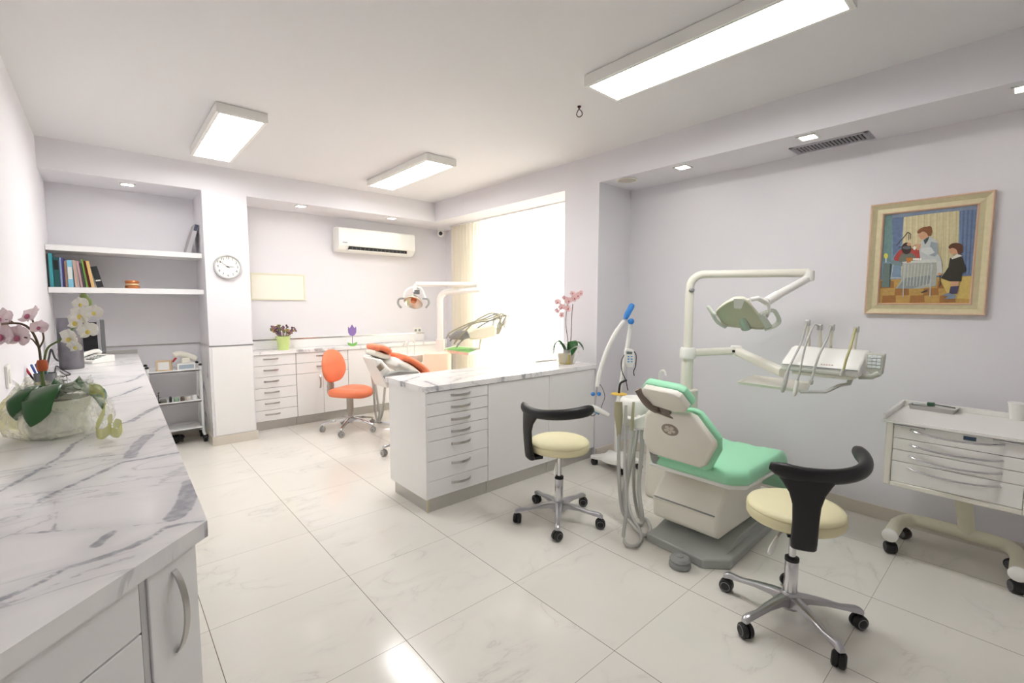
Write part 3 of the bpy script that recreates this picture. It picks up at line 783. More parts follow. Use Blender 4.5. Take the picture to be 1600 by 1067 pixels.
t = thing('telephone', 'white desk telephone beside the silver vase on the left worktop', 'telephone', p, -.9)
T = Matrix(((0, 0, 1, 0), (1, 0, 0, 0), (0, 1, 0, 0), (0, 0, 0, 1)))
MB().prism([(-.09, 0), (.09, 0), (.09, .055), (.06, .06), (-.09, .02)], -.085, .085, T).build('body', WHITEP, t, bevel=.006)
MB().tube(spline([(-.06, .085, .065), (-.06, .06, .085), (-.06, -.0, .075), (-.06, -.07, .05), (-.06, -.1, .03)], 5), [.02]*5+[.017]*10+[.021]*6, 10).build('handset', WHITEP, t)
b = MB()
for i in range(3):
    for j in range(4): b.box(-.01+i*.026, .01+i*.026, -.06+j*.027, -.042+j*.027, .025+j*.0062, .036+j*.0062)
b.build('keys', GREYP, t, bevel=.002)
p = at(84, 604, Z=HZ)
t = thing('pen_holder', 'black wire mesh desk holder behind the wrapped orchid', 'pen holder', p, -.5)
b = MB()
for z in (.004, .03, .055): b.tube([(-.045, -.035, z), (.045, -.035, z), (.045, .035, z), (-.045, .035, z)], .0025, 6, True)
for i in range(6):
    for y in (-.035, .035): b.tube([(-.045+.018*i, y, .003), (-.045+.018*i, y, .056)], .0016, 6)
b.build('wire_frame', BLACKP, t)
MB().box(-.044, .044, -.034, .034, .001, .004).build('base', BLACKP, t)
ph = at(55, 604, Z=HZ); ph = V((XL+.075, 3.55, HZ))
t = thing('pen_holder', 'dark pen cup against the left wall behind the wrapped orchid', 'pen holder', ph)
MB().lathe([(.001, .001), (.044, .001), (.046, .1), (.042, .1), (.040, .006), (.001, .006)], 20).build('cup', GREYD, t)
pcs = [((178, 40, 52), 'red capped black marker leftmost in the pen cup behind the wrapped orchid', 42, 578), ((60, 90, 160), 'blue pen in the pen cup behind the wrapped orchid', 50, 572), ((40, 60, 120), 'navy pen standing in the pen cup behind the wrapped orchid', 58, 574), ((34, 34, 36), 'plain black pen in the pen cup behind the wrapped orchid', 67, 576), ((96, 150, 150), 'teal pen rightmost in the pen cup behind the wrapped orchid', 72, 580)]
for i, (cl, lb, u, v) in enumerate(pcs):
    q = ph+V((-.022+.011*i, .006*((i % 2)*2-1), .01)); top = vp(u, v, ph, .0); top = q+(top-q).normalized()*.15
    t = thing('pen', lb, 'pen', q, 0, 'pens in the cup'); d = top-q; cm = mat('pen_%d' % cl[0], cl, .4)
    MB().tube([(0, 0, 0), d*.7], .0048, 8).build('barrel', BLACKP if i in (0, 3) else cm, t); MB().tube([d*.7, d*.98, d], [.0056, .0056, .003], 8).build('cap', cm, t)
b = MB(); q = [at(84, 590, Z=HZ+.004), at(88, 572, Z=HZ+.004), at(98, 578, Z=HZ+.004), at(110, 584, Z=HZ+.004), at(104, 586, Z=HZ+.004), at(94, 580, Z=HZ+.004)]
b.tube(spline(q, 8), .0035, 6); q2 = spline([V((XL+.02, 4.3, HZ+.004)), V((XL+.03, 4.5, HZ+.10)), V((XL+.028, 4.75, HZ+.14)), V((XL+.03, 5.0, HZ+.05)), V((XL+.05, 5.15, HZ+.006))], 8); b.tube(q2, .006, 8)
tag(b.build('cable', BLACKP), 'black cable beside the silver vase on the left worktop', 'cable')

# books on the lower shelf
bk = [(92, 121, 75, 652, (64, 158, 168), 'tall teal book leftmost on the shelf, touching the left wall'), (122, 170, 108, 682, (38, 84, 84), 'dark green book with a black label, second from the left wall'),
 (172, 189, 150, 684, (150, 168, 208), 'pale lavender blue slim book beside the dark green book'), (190, 207, 170, 688, (92, 84, 150), 'purple slim book beside the lavender one'),
 (208, 227, 190, 716, (150, 116, 96), 'short brown book beside the purple one'), (228, 270, 200, 704, (128, 190, 214), 'thick light blue book leaning in the middle of the row'),
 (272, 289, 236, 706, (224, 190, 172), 'slim peach book right of the thick light blue one'), (290, 307, 252, 713, (232, 226, 214), 'slim off white book right of the peach one'),
 (308, 332, 270, 713, (190, 150, 158), 'mauve book leaning left of the charcoal one'), (334, 358, 292, 727, (78, 78, 74), 'charcoal book leaning left of the green one'),
 (360, 376, 318, 699, (112, 156, 70), 'slim green book rising above its neighbours'), (378, 400, 338, 714, (128, 52, 46), 'dark red book between the green and the tan one'),
 (402, 428, 352, 713, (214, 178, 118), 'tan book leaning second from the right end'), (430, 482, 388, 757, (40, 44, 46), 'short black book leaning at the right end of the row')]
K = 280/1358
PAGES = mat('paper_edge', (236, 230, 214), .8, var=.05, scale=40)
prev = XL+.004; plean = 0
for i, (xl, xr, tl, ty, cl, lb) in enumerate(bk):
    yf = SY+.03+.008*((i*5) % 4)
    A = at(60+xl*K, 449, Y=yf); B2 = at(60+xr*K, 449, Y=yf); Tp = at(60+tl*K, 260+ty*K, Y=yf)
    x0 = max(A.x, prev); wd = min(max(.012, B2.x-max(x0, prev)-.001), (xr-xl)*K*.0073); hgt = min(Tp.z-1.507, .293); lean = math.radians([0, 0, 0, 0, 0, 0, 3, 3, 4.5, 4.5, 6, 6, 7, 11][i])
    x0 = max(x0, prev+hgt*(math.tan(lean)-math.tan(plean))+.0004); plean = lean
    dp = .17; t = thing('book', lb, 'book', (x0, yf, 1.5075), 0, 'books on the lower niche shelf')
    t.rotation_euler = (0, -lean, 0)
    if lean: t.location.z += 0.0; 
    hh = hgt/math.cos(lean)*.98
    cm = mat('book_cover_%d' % i, cl, .45, var=.08, scale=30)
    b = MB().box(0, wd, 0, .0025, 0, hh).box(0, .0022, .0025, dp, 0, hh).box(wd-.0022, wd, .0025, dp, 0, hh); b.build('cover', cm, t)
    if lean: t.location.z += wd*math.sin(lean)*0
    MB().box(.0024, wd-.0024, .004, dp-.004, .003, hh-.003).build('pages', PAGES, t)
    if wd > .014:
        lm = BLACKP if i == 1 else (mat('label_pale', (222, 222, 214), .6) if i in (5, 13, 8, 2) else None)
        if lm: MB().box(wd*.12, wd*.88, -.0006, 0, hh*(.58 if i == 1 else .3), hh*(.9 if i == 1 else (.75 if i != 13 else .36))).build('spine_label', lm, t)
    prev = x0+wd/math.cos(lean)
p = V((.205, 5.42, 1.507)); p = at(207, 450, Y=5.40); p.z = 1.507
t = thing('jaw_model', 'small copper brown dental jaw model alone on the lower niche shelf', 'ornament', p)
cop = mat('copper_brown', (186, 116, 66), .3, metal=.4, var=.15); gold = mat('pale_gold', (236, 206, 160), .3, metal=.2)
MB().lathe([(.001, 0), (.05, 0), (.053, .012), (.05, .026), (.001, .028)], 24).build('lower_jaw', cop, t)
MB().lathe([(.001, .030), (.046, .029), (.05, .034), (.046, .042), (.001, .043)], 24).build('teeth', gold, t)
MB().lathe([(.001, .044), (.047, .044), (.053, .058), (.048, .07), (.001, .076)], 24).build('upper_jaw', cop, t)
# binders on the upper shelf
p = at(300, 392, Y=5.42)
t = thing('ring_binder', 'grey binder leaning against the column on the upper niche shelf', 'binder', (XC0-.115, 5.42, 1.851))
t.rotation_euler = (0, math.radians(16), 0)
b = MB().box(0, .004, 0, .24, 0, .30).box(.03, .034, 0, .24, 0, .30).box(.004, .03, 0, .004, 0, .30); b.build('cover', mat('binder_grey', (172, 170, 172), .5), t)
MB().box(.006, .028, .006, .23, .003, .29).build('sheets', PAGES, t)
MB().box(.003, .031, -.001, 0, .235, .297).build('spine_label', mat('navy_label', (58, 64, 84), .5), t)

# small trolley in the niche
CX0, CX1, CY0, CY1 = .275, .672, 5.40, 5.66
t = thing('service_trolley', 'small white three shelf trolley in the niche beside the left worktop', 'trolley', ((CX0+CX1)/2, (CY0+CY1)/2, 0))
cx_, cy_ = (CX1-CX0)/2, (CY1-CY0)/2
whp = mat('white_enamel', (232, 232, 232), .35, var=.02)
for z in (.735, .43, .155):
    b = MB().box(-cx_, cx_, -cy_, cy_, z-.018, z-.006); b.box(-cx_, cx_, -cy_, -cy_+.008, z-.018, z+.004).box(-cx_, cx_, cy_-.008, cy_, z-.018, z+.012)
    b.build('shelf', whp, t, bevel=.002)
for sx in (-1, 1):
    for sy in (-1, 1):
        x, y = sx*(cx_+.008), sy*(cy_-.02)
        l = MB().tube([(x, y, .77), (x, y, .10), (x+sx*.012, y+sy*.01, .068)], .013, 12).build('post', whp, t)
        MB().ell((x, y, .775), (.016, .016, .014), None, 12).build('cap', BLACKP, l)
        b = MB(); T = Matrix.Translation((x+sx*.012, y+sy*.01, .033)) @ Matrix.Rotation(PI/2, 4, 'Y')
        b.lathe([(.012, -.016), (.032, -.014), (.033, 0), (.032, .014), (.012, .016)], 18, T); b.box(x+sx*.012-.02, x+sx*.012+.02, y+sy*.01-.014, y+sy*.01+.014, .045, .07); b.build('caster', BLACKP, l)
def cart_at(u, z, y=None):
    q = at(u, 600, Y=y or 5.50); return V((q.x, q.y, z))
p = cart_at(258, .729); t = thing('photo_box', 'small light wood framed box on the top shelf of the niche trolley', 'box', p, -.25)
b = MB().box(-.06, .06, -.025, .025, 0, .012).box(-.06, .06, -.025, .025, .088, .1).box(-.06, -.045, -.025, .025, .012, .088).box(.045, .06, -.025, .025, .012, .088); b.build('frame', WOODL, t, bevel=.002)
MB().box(-.046, .046, -.018, .02, .011, .089).build('insert', mat('white_card', (246, 246, 246), .3), t)
p = cart_at(292, .729); t = thing('instrument_box', 'white box with a clear front under the cream device on the niche trolley', 'box', p)
MB().box(-.075, .075, -.045, .045, 0, .065).build('body', WHITEP, t, bevel=.006); MB().box(-.06, .06, -.047, -.044, .012, .05).build('window', mat('blue_grey_clear', (176, 188, 200), .15), t)
t = thing('curing_device', 'cream tube shaped handheld device lying on the white box on the niche trolley', 'device', p+V((0, 0, .066)), .2)
MB().tube(spline([(-.1, .0, .075), (-.06, 0, .092), (0, 0, .075), (.09, 0, .03)], 5), [.016]+[.028]*14+[.022], 14).build('barrel', CREAMP, t)
MB().prism(rounded(.07, .05, .012), 0, .05).build('base', CREAMP, t, bevel=.004)
redm = mat('red_plastic', (206, 56, 44), .4)
p = cart_at(272, .729, 5.56); t = thing('spatula', 'small red handled tool beside the cream device on the niche trolley', 'tool', p)
MB().tube([(-.045, 0, .003), (.0, 0, .075)], .005, 8).build('shaft', STEEL, t); MB().tube([(0, 0, .075), (.03, 0, .115)], .009, 8).build('handle', redm, t)
md = [((44, 34, 34), 246, .018, .10, 'dark leafy trinket on the middle shelf of the niche trolley'), ((120, 118, 112), 253, .03, .035, 'grey lidded dish on the middle shelf of the niche trolley'), ((34, 36, 36), 265, .011, .055, 'small black bottle on the middle shelf of the niche trolley'), ((152, 178, 152), 274, .022, .04, 'small pale green jar on the middle shelf of the niche trolley'), ((110, 96, 86), 284, .018, .045, 'small brown jar on the middle shelf of the niche trolley'), ((222, 214, 204), 293, .022, .035, 'small beige jar on the middle shelf of the niche trolley'), ((236, 234, 230), 303, .02, .045, 'white jar by the right post on the middle shelf of the niche trolley')]
for cl, u, r, hh, lb in md:
    t = thing('jar', lb, 'jar', cart_at(u, .424, 5.47), 0, 'small items on the trolley middle shelf'); cm = mat('jar_%d' % cl[0], cl, .35)
    if u == 246:
        t.name = 'trinket'; MB().lathe([(.03, .0), (.03, .02), (.001, .022)], 14).build('base', cm, t)
        b = MB(); b.tube([(0, 0, .02), (.004, 0, .09)], .003, 6)
        for a, z in ((.5, .05), (2.6, .065), (4.5, .08), (1.2, .095)): leaf(b, [(0, 0, z), (.018*math.cos(a), .018*math.sin(a), z+.008), (.036*math.cos(a), .036*math.sin(a), z+.004)], .008, (-math.sin(a), math.cos(a), 0), n=5)
        b.build('twig', cm, t, recalc=False)
    else:
        MB().lathe([(.001, 0), (r, 0), (r, hh*.72), (r*.8, hh*.78), (.001, hh*.79)], 16).build('body', cm, t); MB().lathe([(r*.86, hh*.79), (r*.86, hh), (.001, hh)], 16).build('lid', mat('lid_%d' % cl[0], tuple(min(255, c+30) for c in cl), .35), t)
for u, lb in ((245, 'pink and white cup nearer the worktop on the lowest shelf of the niche trolley'), (255, 'pink and white cup in the middle of the lowest shelf of the niche trolley')):
    t = thing('cup', lb, 'cup', cart_at(u, .149, 5.46), 0, 'cups on the trolley lowest shelf')
    MB().lathe([(.001, 0), (.022, 0), (.026, .035), (.022, .035), (.02, .004), (.001, .004)], 16).build('body', WHITEP, t); MB().lathe([(.0262, .022), (.0268, .034), (.0266, .036), (.025, .036)], 16).build('rim', mat('pink_rim', (170, 96, 110), .4), t)
b = MB(); q = []
for i in range(70):
    a = i*.42; q.append(V((.40+.11*math.cos(a)*(1+.15*math.sin(i)), 5.52+.07*math.sin(a), .016+.05*abs(math.sin(i*.37)))))
b.tube(spline(q, 3), .011, 7); tag(b.build('power_cable', BLACKP), 'tangled black cable coil on the floor under the niche trolley', 'cable')

# back counter: flower pot and tulip
p = at(443.5, 546, Z=BZ); 
t = thing('flower_pot', 'lime green pot of dried purple flowers on the back counter', 'plant', V((1.475, BF+.09, BZ)))
LIME = mat('lime_pot', (198, 216, 142), .4)
MB().lathe([(.001, .001), (.055, .001), (.068, .135), (.076, .137), (.077, .152), (.07, .152), (.064, .13), (.001, .13)], 28).build('pot', LIME, t)
rnd = random.Random(11); cols = [(128, 92, 124), (104, 74, 108), (150, 112, 92), (176, 150, 92), (112, 124, 84), (92, 56, 72)]
sprigs = []
for g in range(6):
    b = MB(); cm = mat('dried_%d' % g, cols[g], .8, var=.2)
    for k in range(7):
        a, tl = rnd.uniform(0, 2*PI), rnd.uniform(.1, .8); ln = rnd.uniform(.08, .15)
        d = V((math.sin(tl)*math.cos(a), math.sin(tl)*math.sin(a), math.cos(tl))); q0_ = V((.03*math.cos(a), .03*math.sin(a), .125)); q1_ = q0_+d*ln
        b.tube([q0_, q1_], .0018, 5)
        for j in range(5): b.ell(q1_+V((rnd.uniform(-.012, .012), rnd.uniform(-.012, .012), rnd.uniform(-.02, .012))), (.009, .009, .011), None, 6)
    b.build('flower_sprigs', cm, t)
p = V((2.235, BF+.03, BZ))
t = thing('tulip_decoration', 'flat wooden tulip with purple bloom and green leaves on the back counter', 'decoration', p)
T = Matrix(((1, 0, 0, 0), (0, 0, 1, 0), (0, 1, 0, 0), (0, 0, 0, 1)))
tul = [(0, .12), (.03, .135), (.048, .165), (.05, .205), (.046, .235), (.032, .215), (.022, .225), (.0, .26), (-.022, .225), (-.032, .215), (-.046, .235), (-.05, .205), (-.048, .165), (-.03, .135)]
MB().prism(tul, -.006, .006, T).build('bloom', mat('tulip_purple', (140, 112, 180), .5), t, bevel=.001)
MB().box(-.003, .003, -.003, .003, .02, .125).build('stem', mat('tulip_stem', (126, 130, 140), .5), t)
lf = [(0, .0), (.02, .0), (.045, .012), (.06, .045), (.035, .042), (.012, .03), (0, .022), (-.012, .03), (-.035, .042), (-.06, .045), (-.045, .012), (-.02, 0)]
MB().prism(lf, -.008, .008, T).build('leaves', mat('tulip_green', (122, 186, 96), .5), t, bevel=.001)

# island orchid
p = V((3.07, 2.755, IZ))
t = thing('potted_orchid', 'rose pink orchid in a clear wrapped pot on the island by the window pillar', 'plant', p, -YAW)
pb2 = p.copy(); inv2 = (Matrix.Translation(pb2) @ Matrix.Rotation(-YAW, 4, 'Z')).inverted()
def lq(u, v, dy=0): return inv2 @ vp(u, v, pb2, dy)
MB().lathe([(.001, .001), (.062, .001), (.075, .085), (.072, .088), (.068, .08), (.001, .08)], 24).build('pot', mat('moss_glass', (176, 160, 96), .25, var=.3, scale=30), t)
b = MB(); rings = []
for r, z in ((.07, .002), (.085, .03), (.1, .09), (.12, .13), (.14, .15)):
    rings.append([V((r*(1+.08*math.sin(6*2*PI*j/40)+.04*math.sin(11*2*PI*j/40))*math.cos(2*PI*j/40), r*(1+.08*math.sin(6*2*PI*j/40))*math.sin(2*PI*j/40)*.8, z+(.02*math.sin(5*2*PI*j/40) if z > .1 else 0))) for j in range(40)])
b.loft(rings, caps=False); b.build('wrap', mat('film_wrap', (242, 242, 240), .15, alpha=.35, var=.02), t)
for spine, w_, sd in (([lq(888, 552), lq(893, 533, -.03), lq(897, 540, -.08), lq(893, 556, -.09)], .038, (1, 0, .2)), ([lq(884, 552), lq(876, 535, -.02), lq(868, 537, -.03), lq(864, 556, -.03)], .022, (.6, 1, .2)), ([lq(892, 550), lq(902, 534, .02), (lq(910, 540, .02)), lq(912, 547, .02)], .02, (.4, 1, .2)), ([lq(886, 550), lq(878, 538, .03), lq(870, 540, .06)], .025, (.3, 1, .2))):
    b = MB(); leaf(b, spine, w_, sd); b.build('leaf', LEAF, t, solid=.002, recalc=False)
b = MB(); b.tube(spline([lq(889, 552), lq(892, 530), lq(893, 500), lq(895, 475)], 6), .0034, 6); b.tube(spline([lq(887, 552), lq(887, 530), (lq(884, 505)), lq(886, 480), lq(890, 468), lq(900, 462)], 6), .003, 6); b.build('flower_stem', STEMB, t)
for i, (u, v, s) in enumerate(((872, 472, .04), (878, 480, .04), (889, 470, .042), (898, 466, .04), (903, 462, .038), (908, 458, .03), (878, 492, .035), (888, 482, .036), (871, 485, .03), (882, 465, .03), (895, 458, .03))):
    orchid('pink_flower', lq(u, v, -.02-.01*(i % 3)), (-.5+.1*(i % 5), -1, .2-.1*(i % 3)), s*.85, PETALR, LIPM, t, i*17)
tag(MB().tube([V((2.93, 3.0, IZ+.006)), V((3.2, 2.985, IZ+.006))], .006, 8).build('pen', WHITEP), 'thin white pen lying on the island worktop left of the pink orchid', 'pen')
# ------------------------------------------------------------------ stools
TIRE = mat('caster_ring', (120, 120, 122), .5)
def caster(parent, x, y, ang, r=.031, wheel=BLACK, ring=TIRE, ztop=.075):
    b = MB(); b.m(wheel); T = Matrix.Translation((x, y, r)) @ Matrix.Rotation(ang, 4, 'Z') @ Matrix.Rotation(PI/2, 4, 'Y')
    b.lathe([(.004, -.024), (r-.008, -.024), (r-.002, -.02), (r, -.012), (r, -.004), (r-.006, -.002), (r-.006, .002), (r, .004), (r, .012), (r-.002, .02), (r-.008, .024), (.004, .024)], 22, T)
    b.lathe([(r+.004, -.014), (r+.006, -.008), (r+.006, .008), (r+.004, .014)], 22, T @ Matrix.Identity(4)) if False else None
    b.tube([(x, y, r+.004), (x, y, ztop)], .007, 8)
    b.m(ring)
    for s in (-1, 1): b.lathe([(r-.009, s*.0238), (r-.009, s*.0252), (r-.0125, s*.0252), (r-.0125, s*.0238)], 22, T)
    return b.build('caster', None, parent)
def star_base(t, az0, R, metal, wheel=BLACK, ring=TIRE, z0=.07, z1=.125, end=.072):
    b = MB().lathe([(.001, z0-.012), (.036, z0-.012), (.04, z0), (.036, z1), (.032, z1+.006), (.001, z1+.006)], 24); b.build('base_hub', metal, t)
    for k in range(5):
        a = math.radians(az0+72*k); d = V((math.cos(a), math.sin(a), 0)); s = V((-d.y, d.x, 0)); rings = []
        for q, (rr, wd, lo, hi) in enumerate(((.028, .024, z0, z1-.004), (.07, .02, z0+.018, z1-.006), (.14, .0165, z0+.018, z1-.016), (.20, .0145, z0+.01, z1-.03), (R-.016, .0135, end, end+.026), (R+.004, .0145, end-.004, end+.018), (R+.014, .011, end-.006, end+.01))):
            c = d*rr
            rings.append([c+s*wd+V((0, 0, lo)), c+s*wd+V((0, 0, hi-.005)), c+s*wd*.6+V((0, 0, hi)), c-s*wd*.6+V((0, 0, hi)), c-s*wd+V((0, 0, hi-.005)), c-s*wd+V((0, 0, lo))])
        l = MB().loft(rings).build('leg', metal, t, angle=50)
        caster(l, d.x*R, d.y*R, a+.6+k*1.1, wheel=wheel, ring=ring, ztop=end+.004)
def saddle_stool(x, y, stem_az, leg_az, lever_az, label):
    t = thing('assistant_stool', label, 'stool', (x, y, 0), math.radians(stem_az), 'cream stools with black arm backrests')
    star_base(t, leg_az-stem_az, .272, ALU)
    MB().lathe([(.001, .118), (.027, .118), (.027, .27), (.024, .276), (.001, .277)], 24).build('gas_lift', CHROME, t)
    MB().lathe([(.001, .271), (.028, .271), (.028, .286), (.015, .292), (.001, .292)], 24).build('collar', BLACKP, t)
    MB().lathe([(.001, .288), (.0145, .288), (.0145, .45), (.001, .45)], 20).build('piston', CHROME, t)
    b = MB().box(-.07, .17, -.05, .05, .446, .458).box(.13, .195, -.035, .035, .425, .447); b.build('seat_plate', BLACKP, t, bevel=.003)
    R = .188
    MB().lathe([(.001, .459), (R-.02, .459), (R-.006, .464), (R, .474), (R, .502), (R-.001, .505), (R-.004, .5065), (R-.001, .508), (R-.001, .512), (R-.008, .523), (R-.03, .532), (R*.5, .538), (.001, .539)], 56).build('seat', CREAM, t, angle=70)
    # backrest: stem that flares into a curved arm rest
    b = MB(); rings = []
    for z, r, wd, th in ((.425, .203, .046, .016), (.433, .206, .05, .02), (.46, .212, .05, .018), (.54, .222, .047, .016), (.61, .226, .05, .015), (.655, .224, .064, .015), (.69, .220, .09, .016), (.715, .217, .115, .018), (.735, .215, .135, .017), (.747, .214, .13, .01)):
        ring = []
        for j in range(20):
            a = 2*PI*j/20; c_, s_ = math.cos(a), math.sin(a)
            tw = wd*math.copysign(abs(c_)**.45, c_); tr = th*math.copysign(abs(s_)**.6, s_)
            ph = tw/.235; ring.append(V(((r+tr)*math.cos(ph), (r+tr)*math.sin(ph), z)))
        rings.append(ring)
    b.loft(rings)
    bar = []
    for q in range(25):
        f = q/24; ph = math.radians(-33+f*(113+33)); g = abs(math.degrees(ph))
        r = .216+.03*max(0, (math.degrees(ph)-25)/83)**1.2+(.016 if ph < 0 else 0)*(g/33)
        z = .728+.052*max(0, (math.degrees(ph)-20)/88)**1.5*.6+(.014*(g/33)**1.5 if ph < 0 else 0)
        bar.append(V((r*math.cos(ph), r*math.sin(ph), z)))
    rs = [.015]+[.026]+[.031]*21+[.029, .02]
    rs = [q*(1+.12*min(1, max(0, (i-12)/9))) for i, q in enumerate(rs)]
    b.tube(bar, rs, 16, flat=.72, up=(0, 0, 1))
    b.build('backrest', BLACK, t, angle=60)
    a = math.radians(lever_az-stem_az); d = V((math.cos(a), math.sin(a), 0))
    l = MB().tube([d*.05+V((0, 0, .44)), d*.12+V((0, 0, .425)), d*.15+V((0, 0, .405))], .005, 8).build('lever', STEEL, t)
    MB().tube([d*.135+V((0, 0, .418)), d*.16+V((0, 0, .395)), d*.185+V((0, 0, .372)), d*.2+V((0, 0, .362))], [.008, .015, .017, .009], 12, flat=.55).build('paddle', WHITEP, l)
    return t
saddle_stool(2.128, 1.955, 160, 5, 215, 'cream round stool with black curved backrest standing beside the island')
saddle_stool(2.199, .640, 206, 19, 172, 'cream round stool with black curved backrest nearest the camera, in front of the drawer trolley')

# orange operator stool
SILV = mat('silver_grey_plastic', (178, 174, 166), .4)
def sup(n, e=.55):
    return [(math.copysign(abs(math.cos(2*PI*j/n))**e, math.cos(2*PI*j/n)), math.copysign(abs(math.sin(2*PI*j/n))**e, math.sin(2*PI*j/n))) for j in range(n)]
t = thing('operator_stool', 'orange stool with padded backrest and chrome star base by the back counter', 'stool', (1.955, 4.885, 0), math.radians(-58))
GRW = mat('grey_wheel', (150, 148, 146), .45)
star_base(t, 13+58, .285, CHROME, GRW, mat('pale_ring', (205, 204, 200), .5), .085, .15, .076)
MB().lathe([(.001, .14), (.022, .14), (.022, .2), (.036, .2), (.036, .385), (.001, .385)], 24).build('gas_lift', SILV, t)
MB().box(-.2, .08, -.06, .06, .37, .39).build('seat_plate', SILV, t, bevel=.006)
b = MB(); rings = []
for sc, z in ((.80, .388), (.96, .395), (1.0, .415), (1.0, .435), (.96, .452), (.8, .462), (.45, .456), (.1, .452)):
    ring = []
    for cx_, sy_ in sup(40, .7):
        x, y = cx_*.21*sc, sy_*(.215 if cx_ < .3 else .195)*sc
        ring.append(V((x+.02, y, z+(.012*abs(sy_)**2*(1 if z > .43 else 0))-.022*max(0, cx_*sc)**3)))
    rings.append(ring)
b.loft(rings); b.build('seat', ORANGE, t, angle=80)
b = MB(); rings = []
outl = [(0, .52), (.10, .535), (.165, .60), (.185, .68), (.165, .77), (.11, .845), (.05, .872), (0, .878), (-.05, .872), (-.11, .845), (-.165, .77), (-.185, .68), (-.165, .60), (-.10, .535)]
O2 = [V((p[0], p[1], 0)) for p in outl]; O2 = spline(O2, 4, True); cz = .69
for sc, dx in ((.86, -.235), (.98, -.228), (1.0, -.212), (.97, -.196), (.85, -.186), (.4, -.184), (.05, -.184)):
    rings.append([V((dx+.42*(p.x*sc)**2*1.6-.10*((p.y-cz)*sc), p.x*sc, cz+(p.y-cz)*sc)) for p in O2])
b.loft(rings); b.build('backrest', ORANGE, t, angle=80)
b = MB().tube(spline([(-.1, 0, .375), (-.2, 0, .37), (-.245, 0, .41), (-.24, 0, .50), (-.24, 0, .60)], 6), [.02]*10+[.028]*8+[.024]*7, 12, flat=1.7, up=(1, 0, 0)); b.build('back_bracket', SILV, t)
MB().tube([(-.16, .05, .375), (-.2, .12, .36)], .006, 8).build('lever', BLACKP, t)
# low stool mostly hidden behind the island
t = thing('operator_stool', 'stool behind the island of which only chrome legs and casters show past the drawer cabinet', 'stool', (2.10, 3.73, 0))
star_base(t, 158, .285, CHROME, GRW, mat('pale_ring', (205, 204, 200), .5), .085, .15, .076)
MB().lathe([(.001, .14), (.022, .14), (.022, .2), (.03, .2), (.03, .385), (.001, .385)], 24).build('gas_lift', SILV, t)
MB().lathe([(.001, .386), (.15, .386), (.165, .4), (.165, .435), (.14, .452), (.001, .458)], 40).build('seat', ORANGE, t)

# ------------------------------------------------------------------ green dental chair
BASEG = mat('grey_base', (172, 176, 172), .45)
def hull(pts, n, th, rnd_=0):
    pass
t = thing('dental_chair', 'mint green dental chair with white shell seen from behind, beside the right wall', 'dental chair', (2.7, 1.2, 0))
ch = t; L0 = Matrix.Translation((-2.7, -1.2, 0))
def cb(b, name, m_=None, parent=None, **k):
    b.bm.transform(L0); return b.build(name, m_, parent or ch, **k)
pts = [(2.315, 1.43), (2.285, 1.075), (2.385, .975), (3.12, 1.0), (3.12, 1.43)]
tp = [(2.35, 1.41), (2.325, 1.10), (2.41, 1.01), (3.10, 1.02), (3.10, 1.41)]
b = MB(); b.loft([[V((x, y, .0)) for x, y in pts], [V((x, y, .05)) for x, y in pts], [V((x+.01, y, .062)) for x, y in tp], [V((x+.16 if x < 2.6 else x, y, .105)) for x, y in tp]]); cb(b, 'base_plate', BASEG, bevel=.006)
# lifting body
prof = [(2.405, .125), (2.375, .15), (2.368, .258), (2.395, .285), (2.52, .40), (2.56, .43), (2.98, .43), (2.98, .30), (2.85, .12)]
def yprof(prof, y0, y1):
    T = Matrix(((1, 0, 0, 0), (0, 0, 1, 0), (0, 1, 0, 0), (0, 0, 0, 1)))
    return MB().prism(prof, y0, y1, T)
cb(yprof([(x, z) for x, z in prof], 1.045, 1.435), 'motor_cover', CREAMP, bevel=.018, seg=3)
b = MB().box(2.3705, 2.3725, 1.06, 1.42, .262, .265); b.box(2.36, 2.368, 1.06, 1.42, .262, .2645); cb(b, 'cover_seam', GREYP)
b = MB().box(2.7, 2.92, 1.12, 1.36, .095, .135); cb(b, 'lift_arm', GREYD, bevel=.01)
# seat shell and cushion
def plan(o):
    return [(2.385-o, 1.475+o), (2.385-o, 1.01), (2.46, .93-o), (2.86, .92-o), (3.06, .965-o), (3.09, 1.0), (3.09, 1.44), (3.05, 1.475+o)]
def seatloft(rings_spec):
    b = MB(); b.loft([[V((x, y, z+dzf(x))) for x, y in plan(o)] for o, z in rings_spec]); return b
dzf = lambda x: 0.0
b = MB(); b.loft([[V((x, y, .408)) for x, y in plan(-.06)], [V((x, y, .42)) for x, y in plan(-.012)], [V((x, y, .438)) for x, y in plan(.0)], [V((x, y, .446)) for x, y in plan(-.006)]]); cb(b, 'seat_shell', WHITEP, bevel=.006)
# cushion as a grid with rounded rim, sloping into the leg rest
def cushion(outline, z0, z1, drop, name, m_):
    b = MB(); n = len(outline); cxm = sum(p[0] for p in outline)/n; cym = sum(p[1] for p in outline)/n
    O = spline([V((x, y, 0)) for x, y in outline], 5, True)
    rings = []
    for sc, f in ((.97, 0), (1.0, .18), (1.008, .45), (1.0, .72), (.975, .9), (.93, 1.0), (.75, 1.0), (.5, .98), (.2, .97), (.02, .97)):
        rings.append([V((cxm+(p.x-cxm)*sc, cym+(p.y-cym)*sc, z0+(z1-z0)*f-drop(cxm+(p.x-cxm)*sc))) for p in O])
    b.loft(rings); return cb(b, name, m_, angle=70)
def ins(P):  # corners doubled so the spline hugs the outline
    out = []
    for i, p in enumerate(P):
        a, c = P[i-1], P[(i+1) % len(P)]
        for q, f in ((a, .12), (c, .12)): out.append((p[0]+(q[0]-p[0])*f, p[1]+(q[1]-p[1])*f))
    return out
